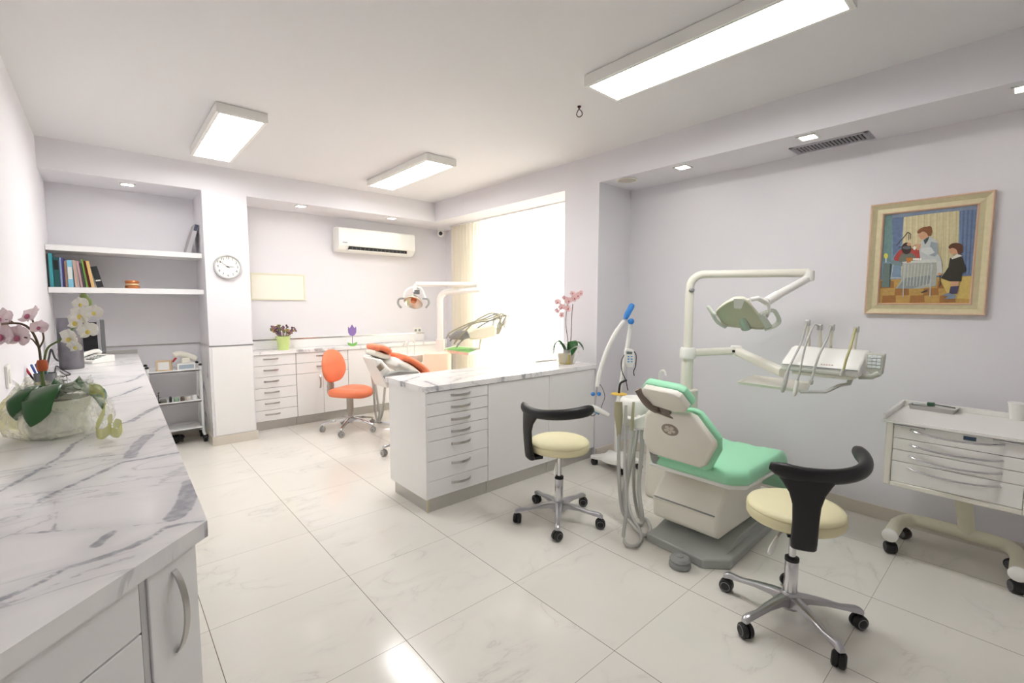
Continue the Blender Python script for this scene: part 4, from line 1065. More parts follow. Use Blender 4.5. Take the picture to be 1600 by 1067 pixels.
out_seat = [(2.385, 1.47), (2.375, 1.01), (2.455, .93), (2.86, .93), (3.07, .95), (3.34, 1.02), (3.34, 1.40), (3.05, 1.465)]
drop = lambda x: 0 if x < 2.95 else (x-2.95)**1.6*1.35
cushion(ins(out_seat), .444, .524, drop, 'seat_cushion', GREEN)
b = MB(); b.loft([[V((3.08, 1.02, .40)), V((3.08, 1.42, .40)), V((3.08, 1.44, .44)), V((3.08, 1.0, .44))], [V((3.33, 1.06, .20)), V((3.33, 1.38, .20)), V((3.34, 1.39, .25)), V((3.34, 1.05, .25))]]); cb(b, 'leg_rest_shell', WHITEP, bevel=.01)
# backrest
XB0, XB1 = 2.345, 2.29
def backpt(u, v):
    p = at(u, v, X=2.33)
    f = (p.z-.5)/.26; return at(u, v, X=2.345-.055*f)
poly_px = [(1011, 643), (1018, 638.5), (1078, 646), (1088, 651), (1118, 691), (1119, 699), (1104, 727), (1096, 730), (1022, 708), (1014, 703), (1006, 683), (1006, 676)]
P = [backpt(u, v) for u, v in poly_px]
nb = V((1, 0, .21)).normalized(); cen = sum(P, V())/len(P)
b = MB(); b.loft([[cen+(p-cen)*.90-nb*.022 for p in P], [cen+(p-cen)*.97-nb*.016 for p in P], [p-nb*.004 for p in P], [p+nb*.02 for p in P]]); cb(b, 'back_shell', CREAMP, angle=60, bevel=.004)
G = [cen+(p-cen)*1.0+V((0, -.012 if p.y < cen.y else 0, .012 if p.z > cen.z else -.03)) for p in P]
b = MB(); b.loft([[cen+(p-cen)*.97+nb*.021 for p in G], [cen+(p-cen)*1.0+nb*.028 for p in G], [cen+(p-cen)*1.005+nb*.045 for p in G], [cen+(p-cen)*.98+nb*.06 for p in G], [cen+(p-cen)*.9+nb*.068 for p in G]]); cb(b, 'back_cushion', GREEN, angle=60, bevel=.006)
pc = backpt(1050, 669); T = frame(pc-nb*.022, -nb, (0, 1, 0))
MB_ = MB().lathe([(.05, -.004), (.05, .001), (.046, .003), (.001, .0035)], 36, T, 1, .68); bad = cb(MB_, 'badge', mat('bronze_badge', (150, 140, 128), .4, metal=.5))
b = MB(); T2 = T
for k in range(5):
    a = 2*PI*k/5+PI/2; R2 = T @ Matrix.Diagonal((1, .68, 1, 1)) @ Matrix.Rotation(a, 4, 'Z'); b.prism([(.004, -.007), (.03, -.013), (.036, 0), (.03, .013), (.004, .007)], .003, .0055, R2)
b.bm.transform(L0); b.build('emblem', mat('pale_emblem', (196, 188, 176), .4, metal=.3), bad)
b = MB(); q0, q1 = at(1025, 705, X=2.36), at(1023, 728, X=2.40); b.tube([q0+V((0, .01, 0)), q1+V((.03, 0, .02)), q1+V((.1, -.02, .02))], [.03, .034, .03], 12); cb(b, 'hinge', GREYP)
# head rest
hb = V((-.55, 0, .83)).normalized(); hn = V((.83, 0, .55)).normalized()
def hpt(u, v):
    d = _f + _r*((u-800)/F_PX) - _u*((v-533.5)/F_PX); o = V((0, 0, CAM_H)); q = V((2.25, 1.33, .80)); return o+d*((q-o).dot(hn)/d.dot(hn))
Hp = [hpt(u, v) for u, v in ((1001, 611), (1006, 605), (1054, 615), (1063, 620), (1076, 637), (1072, 643), (1056, 643), (1011, 629), (1003, 622))]
hc = sum(Hp, V())/len(Hp)
b = MB(); b.loft([[hc+(p-hc)*.86-hn*.012 for p in Hp], [hc+(p-hc)*.97-hn*.006 for p in Hp], [p+hn*.004 for p in Hp], [p+hn*.028 for p in Hp]]); cb(b, 'head_shell', CREAMP, angle=60, bevel=.003)
b = MB(); b.loft([[hc+(p-hc)*1.0+hn*.029 for p in Hp], [hc+(p-hc)*1.06+hn*.036 for p in Hp], [hc+(p-hc)*1.07+hn*.058 for p in Hp], [hc+(p-hc)*1.03+hn*.075 for p in Hp], [hc+(p-hc)*.9+hn*.082 for p in Hp]]); cb(b, 'head_cushion', GREEN, angle=60, bevel=.005)
b = MB(); q = [hpt(998, 606)-hn*.012, hpt(1006, 617)-hn*.018, hpt(1018, 630)-hn*.02, backpt(1032, 640)-nb*.018, backpt(1044, 645)-nb*.016, backpt(1055, 650)-nb*.012]
b.tube(spline(q, 5), [.018]*6+[.02]*9+[.015]*11, 12, flat=.6); cb(b, 'head_bracket', TAUPE, bevel=0)
b = MB(); q = [hpt(1034, 634), backpt(1044, 650)]; b.tube([q[0]+hn*.01, q[1]], .016, 10, flat=2); cb(b, 'neck_plate', TAUPE)

# foot control
p = at(1063, 886, Z=0); p = V((2.215, 1.165, 0))
t = thing('foot_pedal', 'round grey foot control on the floor beside the green dental chair base', 'pedal', p)
MB().lathe([(.001, 0), (.05, 0), (.056, .01), (.056, .022), (.05, .03), (.001, .03)], 32).build('base', GREYP, t)
MB().lathe([(.04, .03), (.052, .033), (.054, .042), (.046, .054), (.03, .058), (.001, .056)], 32).build('cap', GREYP, t)
MB().lathe([(.018, .056), (.018, .061), (.012, .064), (.001, .064)], 20).build('button', GREYP, t)

# ------------------------------------------------------------------ green chair's dental unit
PX_, PY_ = 3.0, 1.575
t = thing('dental_unit', 'ivory dental unit post with lamp arm, instrument console and suction hoses behind the green chair', 'dental unit', (PX_, PY_, 0))
du = t; L1 = Matrix.Translation((-PX_, -PY_, 0))
def ub(b, name, m_=None, parent=None, **k):
    b.bm.transform(L1); return b.build(name, m_, parent or du, **k)
b = MB().box(2.86, 3.14, 1.50, 1.80, 0.0, .60); ub(b, 'cabinet', CREAMP, bevel=.03, seg=3)
b = MB().box(2.94, 3.06, 1.515, 1.635, .60, .80); ub(b, 'post_block', CREAMP, bevel=.012)
q = lambda x, y, z: V((x, y, z))
b = MB(); b.tube([q(PX_, PY_, .80), q(PX_, PY_, 1.01), q(PX_, PY_, 1.012)], [.04, .04, .036], 24); ub(b, 'lower_post', CREAMP)
b = MB().lathe([(.001, 1.012), (.05, 1.012), (.052, 1.03), (.052, 1.07), (.046, 1.085), (.001, 1.086)], 28, Matrix.Translation((PX_, PY_, 0))); ub(b, 'collar', WHITEP)
b = MB(); b.tube([q(PX_, PY_, 1.085), q(PX_, PY_, 1.46)], .029, 20); ub(b, 'upper_post', CREAMP)
EL = at(1263, 428, Z=1.578); dirn = V((EL.x-PX_, EL.y-PY_, 0)).normalized()
b = MB(); top = 1.585
arc = [q(PX_, PY_, 1.455)]+[q(PX_, PY_, top-.09)+dirn*(.09*(1-math.cos(a)))+V((0, 0, .09*math.sin(a))) for a in [PI/2*i/10 for i in range(11)]]+[V((EL.x, EL.y, top))]
b.tube(arc, .026, 18); la = ub(b, 'lamp_arm', CREAMP)
b = MB(); b.ell((PX_-.012, PY_-.02, 1.478), (.022, .018, .016)); ub(b, 'arm_button', GREYP)
LP = at(1197, 472, X=2.93)
b = MB(); b.lathe([(.001, -.03), (.034, -.03), (.036, 0), (.034, .03), (.001, .034)], 20, Matrix.Translation((EL.x, EL.y, top-.02))); d_ = (LP-V((EL.x, EL.y, top-.04)))
b.tube([V((EL.x, EL.y, top-.035)), V((EL.x, EL.y, top-.035))+d_*.75], .024, 16); b.tube([V((EL.x, EL.y, top-.035))+d_*.75, LP], .027, 16); ub(b, 'lamp_forearm', WHITEP)
# the operating lamp
lampc = V((2.82, 1.16, 1.33))
def lm_(u, v, dy=0): return vp(u, v, lampc, -dy)
lamp = None
b = MB(); rim = [lm_(1119, 488, -.03), lm_(1131, 477, .02), lm_(1146, 470, .05), lm_(1165, 471, .05), lm_(1181, 488, .02), lm_(1196, 513, -.05), lm_(1165, 513, -.08), lm_(1133, 509, -.08), lm_(1124, 498, -.06)]
rim = spline(rim, 4, True); rc = sum(rim, V())/len(rim); fn_ = V((-.55, -.15, -.75)).normalized()
b.loft([rim, [p-fn_*.012 for p in rim], [rc+(p-rc)*.8-fn_*.05 for p in rim], [rc+(p-rc)*.35-fn_*.075 for p in rim]], caps=False); b._f([b.bm.verts.new(p-fn_*.0) for p in []]) if False else None
b.loft([[rc+(p-rc)*.35-fn_*.075 for p in rim], [rc+(p-rc)*.02-fn_*.08 for p in rim]])
lamp = ub(b, 'lamp_head', mat('lamp_back', (226, 224, 204), .35), None, solid=.004, angle=60)
b = MB(); b.loft([[rc+(p-rc)*.97-fn_*.008 for p in rim], [rc+(p-rc)*.75-fn_*.036 for p in rim], [rc+(p-rc)*.4-fn_*.056 for p in rim], [rc+(p-rc)*.02-fn_*.06 for p in rim]]); b2_ = b; b2_.bm.transform(L1); b2_.build('reflector', mat('gold_mirror', (196, 192, 172), .45, metal=.35), lamp, recalc=True)
b = MB(); q_ = [lm_(1152, 476, -.02), lm_(1158, 497, -.06), lm_(1166, 514, -.09)]; b.tube(spline(q_, 4), [.016]*4+[.02]*5, 10, flat=1.5); b.bm.transform(L1); b.build('bulb_shield', mat('shield_grey', (176, 186, 178), .3, metal=.4), lamp)
b = MB(); b.loft([[lm_(1146, 466, .0), lm_(1164, 467, .0), lm_(1158, 483, -.04), (lm_(1147, 482, -.04))], [lm_(1146, 466, .06), lm_(1164, 467, .06), lm_(1158, 483, .03), lm_(1147, 482, .03)]]); b.bm.transform(L1); b.build('vent', WHITEP, lamp, bevel=.004)
for nm, qq in (('handle', [lm_(1118, 492, -.05), lm_(1113, 488, -.06), lm_(1107, 480, -.07), lm_(1111, 487, -.08), lm_(1121, 503, -.09), lm_(1134, 511, -.09)]), ('handle', [lm_(1186, 492, .0), lm_(1206, 485, -.02), lm_(1213, 490, -.03), lm_(1217, 501, -.05), lm_(1210, 509, -.06), lm_(1195, 514, -.06)])):
    b = MB(); b.tube(spline(qq, 6), .011, 10, flat=1.3); b.bm.transform(L1); b.build(nm, mat('handle_grey', (206, 212, 200), .4), lamp)
b = MB(); b.loft([[lm_(1183, 491, -.03), lm_(1196, 493, -.03), lm_(1207, 510, -.06), lm_(1196, 514, -.06)], [lm_(1183, 491, .02), lm_(1196, 493, .02), lm_(1207, 510, -.01), lm_(1196, 514, -.01)]]); b.bm.transform(L1); b.build('side_panel', mat('handle_grey', (206, 212, 200), .4), lamp, bevel=.004)
b = MB(); b.tube(spline([lm_(1160, 470, .02), lm_(1180, 467, .02), lm_(1195, 470, .02), lm_(1201, 478, .01), lm_(1201, 488, 0), lm_(1198, 495, -.02)], 6), .009, 10); b.tube([LP, lm_(1184, 466, .03), lm_(1172, 468, .03)], [.016, .014, .012], 10); b.bm.transform(L1); b.build('yoke', WHITEP, lamp)
# delivery arm
J = at(1150, 548, Z=1.065); CA = at(1224, 582, X=2.97)
def beam(a, c, w_, h_, nm, m_):
    d = (c-a); s = V((-d.y, d.x, 0)).normalized(); u_ = V((0, 0, 1)); b = MB(); r_ = rounded(w_, h_, min(w_, h_)*.3, 3)
    b.loft([[a+s*x+u_*y for x, y in r_], [c+s*x+u_*y for x, y in r_]]); return ub(b, nm, m_)
A0 = V((PX_, PY_, 1.05)); d01 = (J-A0).normalized(); J2 = J+V((-.0, -.02, -.0))
beam(A0+d01*.04, J, .05, .05, 'first_arm', CREAMP); beam(J+(CA-J).normalized()*.03, CA, .055, .055, 'second_arm', CREAMP)
b = MB().lathe([(.001, -.036), (.034, -.036), (.036, -.03), (.036, .03), (.03, .036), (.001, .036)], 24, Matrix.Translation(J)); jo = ub(b, 'arm_joint', WHITEP)
b = MB(); b.box(J.x-.045, J.x-.035, J.y-.012, J.y+.03, J.z-.008, J.z+.008); b.bm.transform(L1); b.build('joint_slot', BLACKP, jo)
# console
f0, f1 = at(1220, 565, X=2.88), at(1342, 580, X=2.88); k0, k1 = at(1233, 540, X=3.10), at(1352, 545, X=3.10)
g0, g1 = at(1219, 577, X=2.885), at(1331, 590, X=2.885)
ym0, ym1 = f0.y, f1.y; zf = (f0.z+f1.z)/2; zk = (k0.z+k1.z)/2; zg = (g0.z+g1.z)/2
def con_ring(y, kz=0):
    return [V((2.885, y, zf-.006)), V((2.90, y, zf+.012)), V((2.96, y, zf+.04)), V((3.04, y, zk-.006)), V((3.10, y, zk)), V((3.125, y, zk-.02)), V((3.125, y, zk-.07)), V((3.06, y, zg-.0)), V((2.90, y, zg)), V((2.885, y, zg+.01))]
b = MB(); b.loft([con_ring(ym0), con_ring(ym1)]); con = ub(b, 'console', WHITEP, bevel=.008)
b = MB(); b.box(2.8795, 2.886, ym1+.005, ym0-.005, zf-.0065, zf-.004); b.bm.transform(L1); b.build('console_seam', GREYP, con)
b = MB(); b.box(2.90, 3.05, ym1+.03, ym0-.05, zg-.02, zg-.001); b.bm.transform(L1); b.build('underside', CREAMP, con, bevel=.008)
# logo mark, small red lettering too small to read
b = MB(); p = at(1292, 566, X=2.9)
for i in range(5): b.box(2.8935, 2.8955, p.y-.03+i*.012, p.y-.022+i*.012, zf+.008, zf+.013)
b.bm.transform(L1); b.build('marking', mat('faint_red', (236, 208, 202), .5), con)
# instrument holders, hoses and handpieces
HG = mat('pale_grey_metal', (196, 194, 190), .35, metal=.3)
inst = [((1262, 503), (1263, 541), [(1252, 535), (1239, 562), (1231, 580), (1226, 600), (1222, 613)], HG, 'straight'),
        ((1281, 510), (1281, 546), [(1272, 508), (1262, 530), (1255, 555), (1250, 580), (1246, 595), (1241, 619)], WHITEP, 'white'),
        ((1300, 510), (1297, 546), [(1292, 530), (1281, 552), (1274, 572), (1268, 594), (1266, 601)], HG, 'motor'),
        ((1338, 513), (1334, 549), [(1332, 530), (1328, 545), (1322, 562), (1318, 578), (1315, 587)], HG, 'scaler')]
for k, (tp_, bs, path, hm, kind) in enumerate(inst):
    top = at(*tp_, X=3.0); base = at(*bs, X=3.09)
    ar = MB(); ar.tube([base+V((0, 0, -.01)), base+V((0, .0, .03)), top+V((.01, 0, -.03)), top], [.012, .010, .008, .007], 10); ar.bm.transform(L1); a_ = ar.build('instrument_arm', CREAMP, con)
    c_ = MB(); c_.box(top.x-.012, top.x+.014, top.y-.012, top.y+.012, top.z-.022, top.z+.012); c_.bm.transform(L1); c_.build('hose_clip', mat('clip_grey', (196, 196, 194), .4, metal=.3), con, bevel=.003)
    xs = [2.96, 2.872, 2.85, 2.84, 2.84, 2.84][:len(path)]; xs[-1] = 2.845
    pts_ = [top+V((-.012, 0, 0))]+[at(u, v, X=x) for (u, v), x in zip(path, xs)]
    S = spline(pts_, 6); nh = len(S)-(7 if kind != 'straight' else 13)
    hs = MB(); hs.tube(S[:nh+1], .006 if kind != 'white' else .005, 8); hs.bm.transform(L1); hs.build('instrument_hose', mat('olive_hose', (186, 180, 130), .5) if kind == 'scaler' else HOSE, con)
    hp = MB(); seg = S[nh:]; n_ = len(seg); rr = [.009+.003*math.sin(PI*i/(n_-1)) for i in range(n_)]; rr[-1] = .004
    if kind == 'motor': rr = [.011]*(n_-2)+[.006, .005]
    if kind == 'scaler': rr = [.01]*n_
    hp.tube(seg, rr, 12); hp.bm.transform(L1); hp.build('handpiece', hm, con)
# keypad
kp = [at(u, v, X=2.95) for u, v in ((1353, 552), (1383, 554), (1378, 586), (1371, 590), (1352, 579))]
b = MB(); b.loft([kp, [p+V((.035, 0, .004)) for p in kp]]); pad = ub(b, 'keypad', mat('keypad_grey', (188, 190, 180), .45), con if False else None, bevel=.005)
b = MB(); b.tube([at(1342, 588, X=2.96), at(1362, 588, X=2.96), at(1374, 583, X=2.96)], .016, 10); b.bm.transform(L1); b.build('keypad_bracket', mat('keypad_grey', (188, 190, 180), .45), pad)
for i in range(3):
    for j in range(4):
        u, v = 1360+7*i-.6*j, 557+5.2*j+.5*i; p = at(u, v, X=2.948); b = MB(); b.box(p.x-.002, p.x+.003, p.y-.0085, p.y+.0085, p.z-.0065, p.z+.0065); b.bm.transform(L1); b.build('key', mat('key_pale', (220, 228, 228), .4), pad, bevel=.0015)
# tray
tz = .905; tpz = [at(u, v, Z=tz) for u, v in ((1151, 596), (1176, 585.5), (1268, 597), (1262, 610))]; tcen = sum(tpz, V())/4
b = MB(); b.loft([[tcen+(p-tcen)*.93-V((0, 0, .018)) for p in tpz], [p-V((0, 0, .002)) for p in tpz], [p for p in tpz], [tcen+(p-tcen)*.94-V((0, 0, .002)) for p in tpz], [tcen+(p-tcen)*.9-V((0, 0, .009)) for p in tpz]]); ub(b, 'tray', CREAMP, bevel=.003)
b = MB(); b.tube([at(1250, 612, X=2.86), at(1290, 612, X=2.90), at(1312, 602, X=2.95), at(1326, 600, X=3.0), at(1330, 590, X=3.02)], .009, 8, flat=1.6); ub(b, 'tray_bracket', HOSE)
# spittoon, faucets, suction holder, hoses
sc_ = at(991, 632, X=2.78)
b = MB().lathe([(.001, -.11), (.05, -.105), (.09, -.06), (.098, -.01), (.1, .03), (.088, .05), (.07, .055), (.062, .04), (.04, .0), (.001, -.01)], 32, Matrix.Translation(sc_)); ub(b, 'spittoon', WHITEP, angle=60)
b = MB(); b.tube([sc_+V((.1, -.0, -.06)), V((2.9, 1.68, sc_.z-.10))], .035, 12); ub(b, 'spittoon_arm', WHITEP)
fz = at(1031, 600, X=2.80); b = MB(); b.tube(spline([fz+V((0, 0, -.08)), fz, at(1031, 584, X=2.80), at(1034, 579, X=2.80), at(1038, 580, X=2.80), at(1040, 587, X=2.80)], 5), .007, 10); ub(b, 'faucet', WHITEP)
b = MB(); fz = at(1022, 600, X=2.8); b.tube(spline([fz+V((0, 0, -.06)), fz, at(1020, 594, X=2.8), at(1012, 596, X=2.8)], 5), .007, 10); ub(b, 'cup_filler', WHITEP)
hold = [at(972, 668, X=2.44), at(985, 662, X=2.46), at(1003, 662, X=2.50)]
hb_ = at(992, 664, X=2.48)
b = MB(); pq = [at(u, v, X=2.47) for u, v in ((962, 655), (966, 650), (990, 655), (1009, 646), (1011, 668), (1002, 672), (984, 668), (966, 662))]; b.loft([pq, [p+V((.06, 0, 0)) for p in pq]]); ub(b, 'suction_holder', WHITEP, bevel=.008)
b = MB(); b.tube([at(1005, 656, X=2.53), at(1000, 655, X=2.72), sc_+V((0, 0, -.08))], .026, 10); ub(b, 'holder_arm', WHITEP)
def hang(top, mid, bot, end, r, tipr, tip, tm, nm, tipl=None):
    S = spline([top]+mid+[bot]+end, 8); b = MB(); b.tube(S, r, 10); ub(b, 'suction_hose', HOSE)
    b = MB(); b.tube([top+V((0, 0, -.04)), top, tip*.5+top*.5, tip], tipr, 12); ub(b, nm, tm)
fl = .016
h1 = at(967, 672, X=2.42); h2 = at(977, 672, X=2.43); h3 = at(987, 672, X=2.44); h4 = at(993, 668, X=2.47)
olive = mat('olive_tip', (172, 166, 138), .45)
hang(h1, [at(967, 740, X=2.40), at(972, 795, X=2.38)], at(987, 818, X=2.36), [at(1002, 834, Z=fl+.01), at(1012, 835, Z=fl), at(1016, 826, Z=fl), at(1010, 812, Z=fl+.01), at(998, 805, X=2.52), at(991, 770, X=2.55), at(990, 720, X=2.6), at(992, 672, X=2.62)], .012, [.013, .016, .028, .025], at(966, 628, X=2.43), olive, 'suction_tip')
hang(h2, [at(976, 730, X=2.40), at(979, 790, X=2.34)], at(974, 838, X=2.26), [at(980, 851, Z=fl), at(994, 852, Z=fl), at(1002, 843, Z=fl), at(999, 828, Z=fl+.02), at(985, 800, X=2.4), at(980, 760, X=2.5), at(992, 700, X=2.56), at(996, 672, X=2.6)], .010, [.012, .013, .012, .009], at(978, 633, X=2.44), HG, 'air_syringe')
hang(h3, [at(981, 730, X=2.42), at(975, 780, X=2.40)], at(985, 812, X=2.38), [at(1003, 815, X=2.46), at(998, 760, X=2.52), at(1003, 700, X=2.58), at(1003, 672, X=2.6)], .014, [.012, .013, .010, .007], at(990, 628, X=2.45), olive, 'suction_tip')
b = MB(); p = at(967, 616, X=2.43); b.lathe([(.001, 0), (.05, .0), (.05, .004), (.001, .006)], 16, frame(p, (0, 0, 1))); ub(b, 'spray_cup', mat('yellow_cap', (214, 178, 70), .5))
b = MB(); b.tube(spline([at(967, 614, X=2.43), at(969, 600, X=2.43), at(974, 596, X=2.44), at(979, 594, X=2.46)], 5), .007, 8); ub(b, 'bent_nozzle', BLACKP)
# ------------------------------------------------------------------ whitening lamp on its stand
wb = V((3.20, 2.285, 0))
t = thing('whitening_lamp', 'white whitening lamp on a wheeled stand with blue knobs, in the corner beside the pillar', 'lamp', wb, 0)
Lw = Matrix.Translation(-wb)
def wp(u, v, dy=0): return vp(u, v, wb, dy)-wb
for k, a in enumerate((-2.55, -1.35, .55, 1.75)):
    d = V((math.cos(a+.35), math.sin(a+.35), 0)); R = .2
    l = MB().loft([[d*rr+V((-d.y, d.x, 0))*w_+V((0, 0, z)) for w_, z in ((wd, lo), (wd, hi-.01), (wd*.5, hi), (-wd*.5, hi), (-wd, hi-.01), (-wd, lo))] for rr, wd, lo, hi in ((.0, .05, .06, .12), (.1, .045, .06, .105), (.17, .036, .058, .09), (.215, .022, .06, .08))]).build('foot', WHITEP, t)
    caster(l, d.x*R*.93, d.y*R*.93, a+.9, .027, BLACK, TIRE, .062)
MB().lathe([(.02, .06), (.13, .062), (.125, .085), (.09, .115), (.03, .135), (.02, .136)], 28).build('foot_cover', WHITEP, t)
MB().tube([(0, 0, .10), (0, 0, .55), (0, 0, .55), wp(986, 505)], [.022, .022, .017, .017], 14).build('pole', WHITEP, t)
arm = spline([wp(984, 503, -.02), wp(977, 500, -.03), wp(965, 515, -.05), wp(953, 537, -.08), wp(943, 562, -.10), wp(936, 585, -.12), wp(933, 604, -.13)], 6)
MB().tube(arm, [.016]*12+[.0185]*(len(arm)-12), 12).build('curved_arm', WHITEP, t)
b = MB(); b.tube([wp(977, 498, -.04), wp(980, 491, -.04), wp(987, 478, -.04), wp(989, 475, -.04)], [.018, .024, .024, .015], 14); b.build('grip', BLUE, t)
b = MB(); b.ell(wp(986, 502, -.05), .026); b.build('knob', BLUE, t)
b = MB(); b.tube([wp(933, 604, -.13), wp(929, 634, -.13)], .006, 8); b.build('rod', STEEL, t)
for u in (926.5, 936): MB().ell(wp(u, 615.5, -.14), .017).build('knob', BLUE, t)
hd = MB().loft([[wp(922, 632, -.14)+V((0, 0, z)) for z in (0, .0, .001, .001)]]) if False else None
a0, a1 = wp(923, 634, -.13), wp(951, 649, -.15)
b = MB(); dd_ = (a1-a0); S = [a0+dd_*f for f in (0, .1, .35, .6, .85, 1)]; b.tube(S, [.008, .02, .026, .022, .02, .017], 14, flat=1.15); b.build('lamp_head', WHITEP, t)
b = MB(); b.tube([a0+dd_*.2+V((0, 0, -.018)), a0+dd_*.5+V((0, 0, -.02))], [.016, .017], 10); b.build('head_accent', mat('sky_blue', (90, 170, 214), .4), t)
MB().tube(spline([wp(937, 600, -.13), wp(942, 608, -.13), wp(945, 620, -.13), wp(941, 632, -.13), wp(939, 638, -.13)], 5), .003, 6).build('cable', GREYD, t)
MB().tube(spline([a0+V((0, 0, -.01)), wp(921, 645, -.13), wp(926, 650, -.13), wp(934, 644, -.13)], 5), .003, 6).build('cable', GREYD, t)
hc_ = [wp(976, 548, -.05), wp(979, 545, -.05), wp(987, 545, -.05), wp(990.5, 548, -.05), wp(992, 565, -.05), wp(989, 574, -.05), wp(981, 574, -.05), wp(977, 567, -.05)]
hs_ = MB().loft([hc_, [p+EF*.03 for p in hc_]]).build('handset', WHITEP, t, bevel=.006)
MB().loft([[wp(u, v, -.053) for u, v in ((979, 549), (988, 549.5), (988, 553.5), (979, 553))], [wp(u, v, -.045) for u, v in ((979, 549), (988, 549.5), (988, 553.5), (979, 553))]]).build('display', mat('lcd_grey', (112, 126, 122), .3), hs_)
for i in range(2):
    for j in range(3): MB().ell(wp(982+5*i, 557+4*j, -.051), (.009, .009, .006)).build('button', mat('button_blue', (120, 176, 220), .4), hs_)
MB().tube(spline([wp(991, 549, -.03), wp(994, 556, -.04), wp(993, 572, -.04), wp(990, 580, -.04), wp(991, 587, -.03)], 5), .004, 6).build('cable', BLACKP, t)
MB().tube(spline([wp(977, 552, -.03), wp(971, 564, -.04), wp(972, 580, -.04), wp(978, 595, -.04), wp(981, 610, -.03)], 5), .004, 6).build('cable', BLACKP, t)

# ------------------------------------------------------------------ drawer trolley on the right
TX0, TX1, TY0, TY1, TZ0, TZ1 = 3.07, 3.585, -.30, .485, .448, .770
t = thing('drawer_trolley', 'white dental drawer trolley with four wide drawers on a tubular wheeled base at right', 'trolley', (3.3, .1, 0))
Lt = Matrix.Translation((-3.3, -.1, 0))
def tb(b, name, m_=None, parent=None, **k):
    b.bm.transform(Lt); return b.build(name, m_, parent or t, **k)
TY0 = at(1597, 805, X=TX0).y-.02
tb(MB().box(TX0+.02, TX1, TY0, TY1, TZ0, TZ1), 'carcass', WHITEP, bevel=.004)
tb(MB().box(TX0+.012, TX0+.0195, TY0+.022, TY1-.028, TZ0+.012, TZ1-.002), 'shadow_gap', GREYD)
tb(MB().box(TX0-.006, TX0+.022, TY1-.026, TY1+.004, TZ0-.012, TZ1), 'corner_post', CREAMP, bevel=.006)
tb(MB().box(TX0-.006, TX0+.022, TY0-.004, TY0+.02, TZ0-.012, TZ1), 'corner_post', CREAMP, bevel=.006)
tb(MB().box(TX0-.004, TX0+.022, TY0+.02, TY1-.026, TZ0-.012, TZ0+.012), 'lower_rail', CREAMP, bevel=.003)
zb = [TZ0+.014, .545, .62, .69, TZ1-.006]
zs_ = [at(1395, v, X=TX0).z for v in (737, 706, 689, 670)]
for (za, zc_) in zip([TZ0+.014]+[at(1393, v, X=TX0).z for v in (718, 700, 682)], [at(1393, v, X=TX0).z-.003 for v in (718, 700, 682)]+[TZ1-.004]):
    d = tb(MB().box(TX0, TX0+.018, TY0+.022, TY1-.028, za, zc_), 'drawer', WHITEP, bevel=.002)
    ym = (TY0+TY1)/2+.0; zc2 = zc_-.022; h_ = MB(); pts_ = []
    for i in range(13):
        f = -1+2*i/12; pts_.append((TX0-.004-.03*(1-f*f)**.6 if abs(f) < 1 else TX0+.002, ym+.165*f, zc2-.012*(1-f*f)))
    h_.tube(pts_, .0055, 8); h_.bm.transform(Lt); h_.build('handle', CHROME, d)
# top tray with raised rim
b = MB().box(TX0-.02, TX1+.02, TY0-.02, TY1+.02, TZ1, TZ1+.012); tb(b, 'top', WHITEP, bevel=.004)
b = MB(); x0, x1, y0, y1, zt = TX0-.02, TX1+.02, TY0-.02, TY1+.02, TZ1+.012
b.box(x0, x0+.012, y0, y1, zt, zt+.004).box(x1-.012, x1, y0, y1, zt, zt+.03).box(x0+.012, x1-.012, y0, y0+.012, zt, zt+.03).box(x0+.012, x1-.012, y1-.012, y1, zt, zt+.03); tb(b, 'rim', WHITEP, bevel=.004)
b = MB(); b.tube([(TX0-.012, TY1-.03, TZ1-.008), (TX0-.012, TY1-.15, TZ1-.008)], .006, 8); tb(b, 'pull_rail', CHROME)
b = MB(); b.tube([(TX0-.012, TY0+.13, TZ1-.008), (TX0-.012, TY0+.02, TZ1-.008)], .006, 8); tb(b, 'pull_rail', CHROME)
p0 = at(1516, 678, X=TX0); b = MB().box(TX0-.003, TX0, p0.y-.022, p0.y+.022, TZ1-.03, TZ1-.012); tb(b, 'label_plate', mat('dark_blue_plate', (62, 84, 104), .4), None)
TUBE = mat('ivory_tube', (226, 222, 200), .4)
zt_ = .115; yA, yB = .46, -.02; r_ = .034
b = MB(); path = [V((3.20, yA, zt_)), V((3.40, yA, zt_)), V((3.50, yA-.03, zt_)), V((3.535, yA-.11, zt_)), V((3.535, yB+.11, zt_)), V((3.50, yB+.03, zt_)), V((3.40, yB, zt_)), V((3.19, yB, zt_))]
b.tube([path[0]]+spline(path[1:7], 5)+[path[-1]], r_, 18); tb(b, 'base_tube', TUBE)
b = MB(); b.tube(spline([V((3.54, .18, zt_)), V((3.53, .19, .2)), V((3.46, .2, .34)), V((3.42, .2, TZ0+.005))], 6), .036, 18); tb(b, 'column', TUBE)
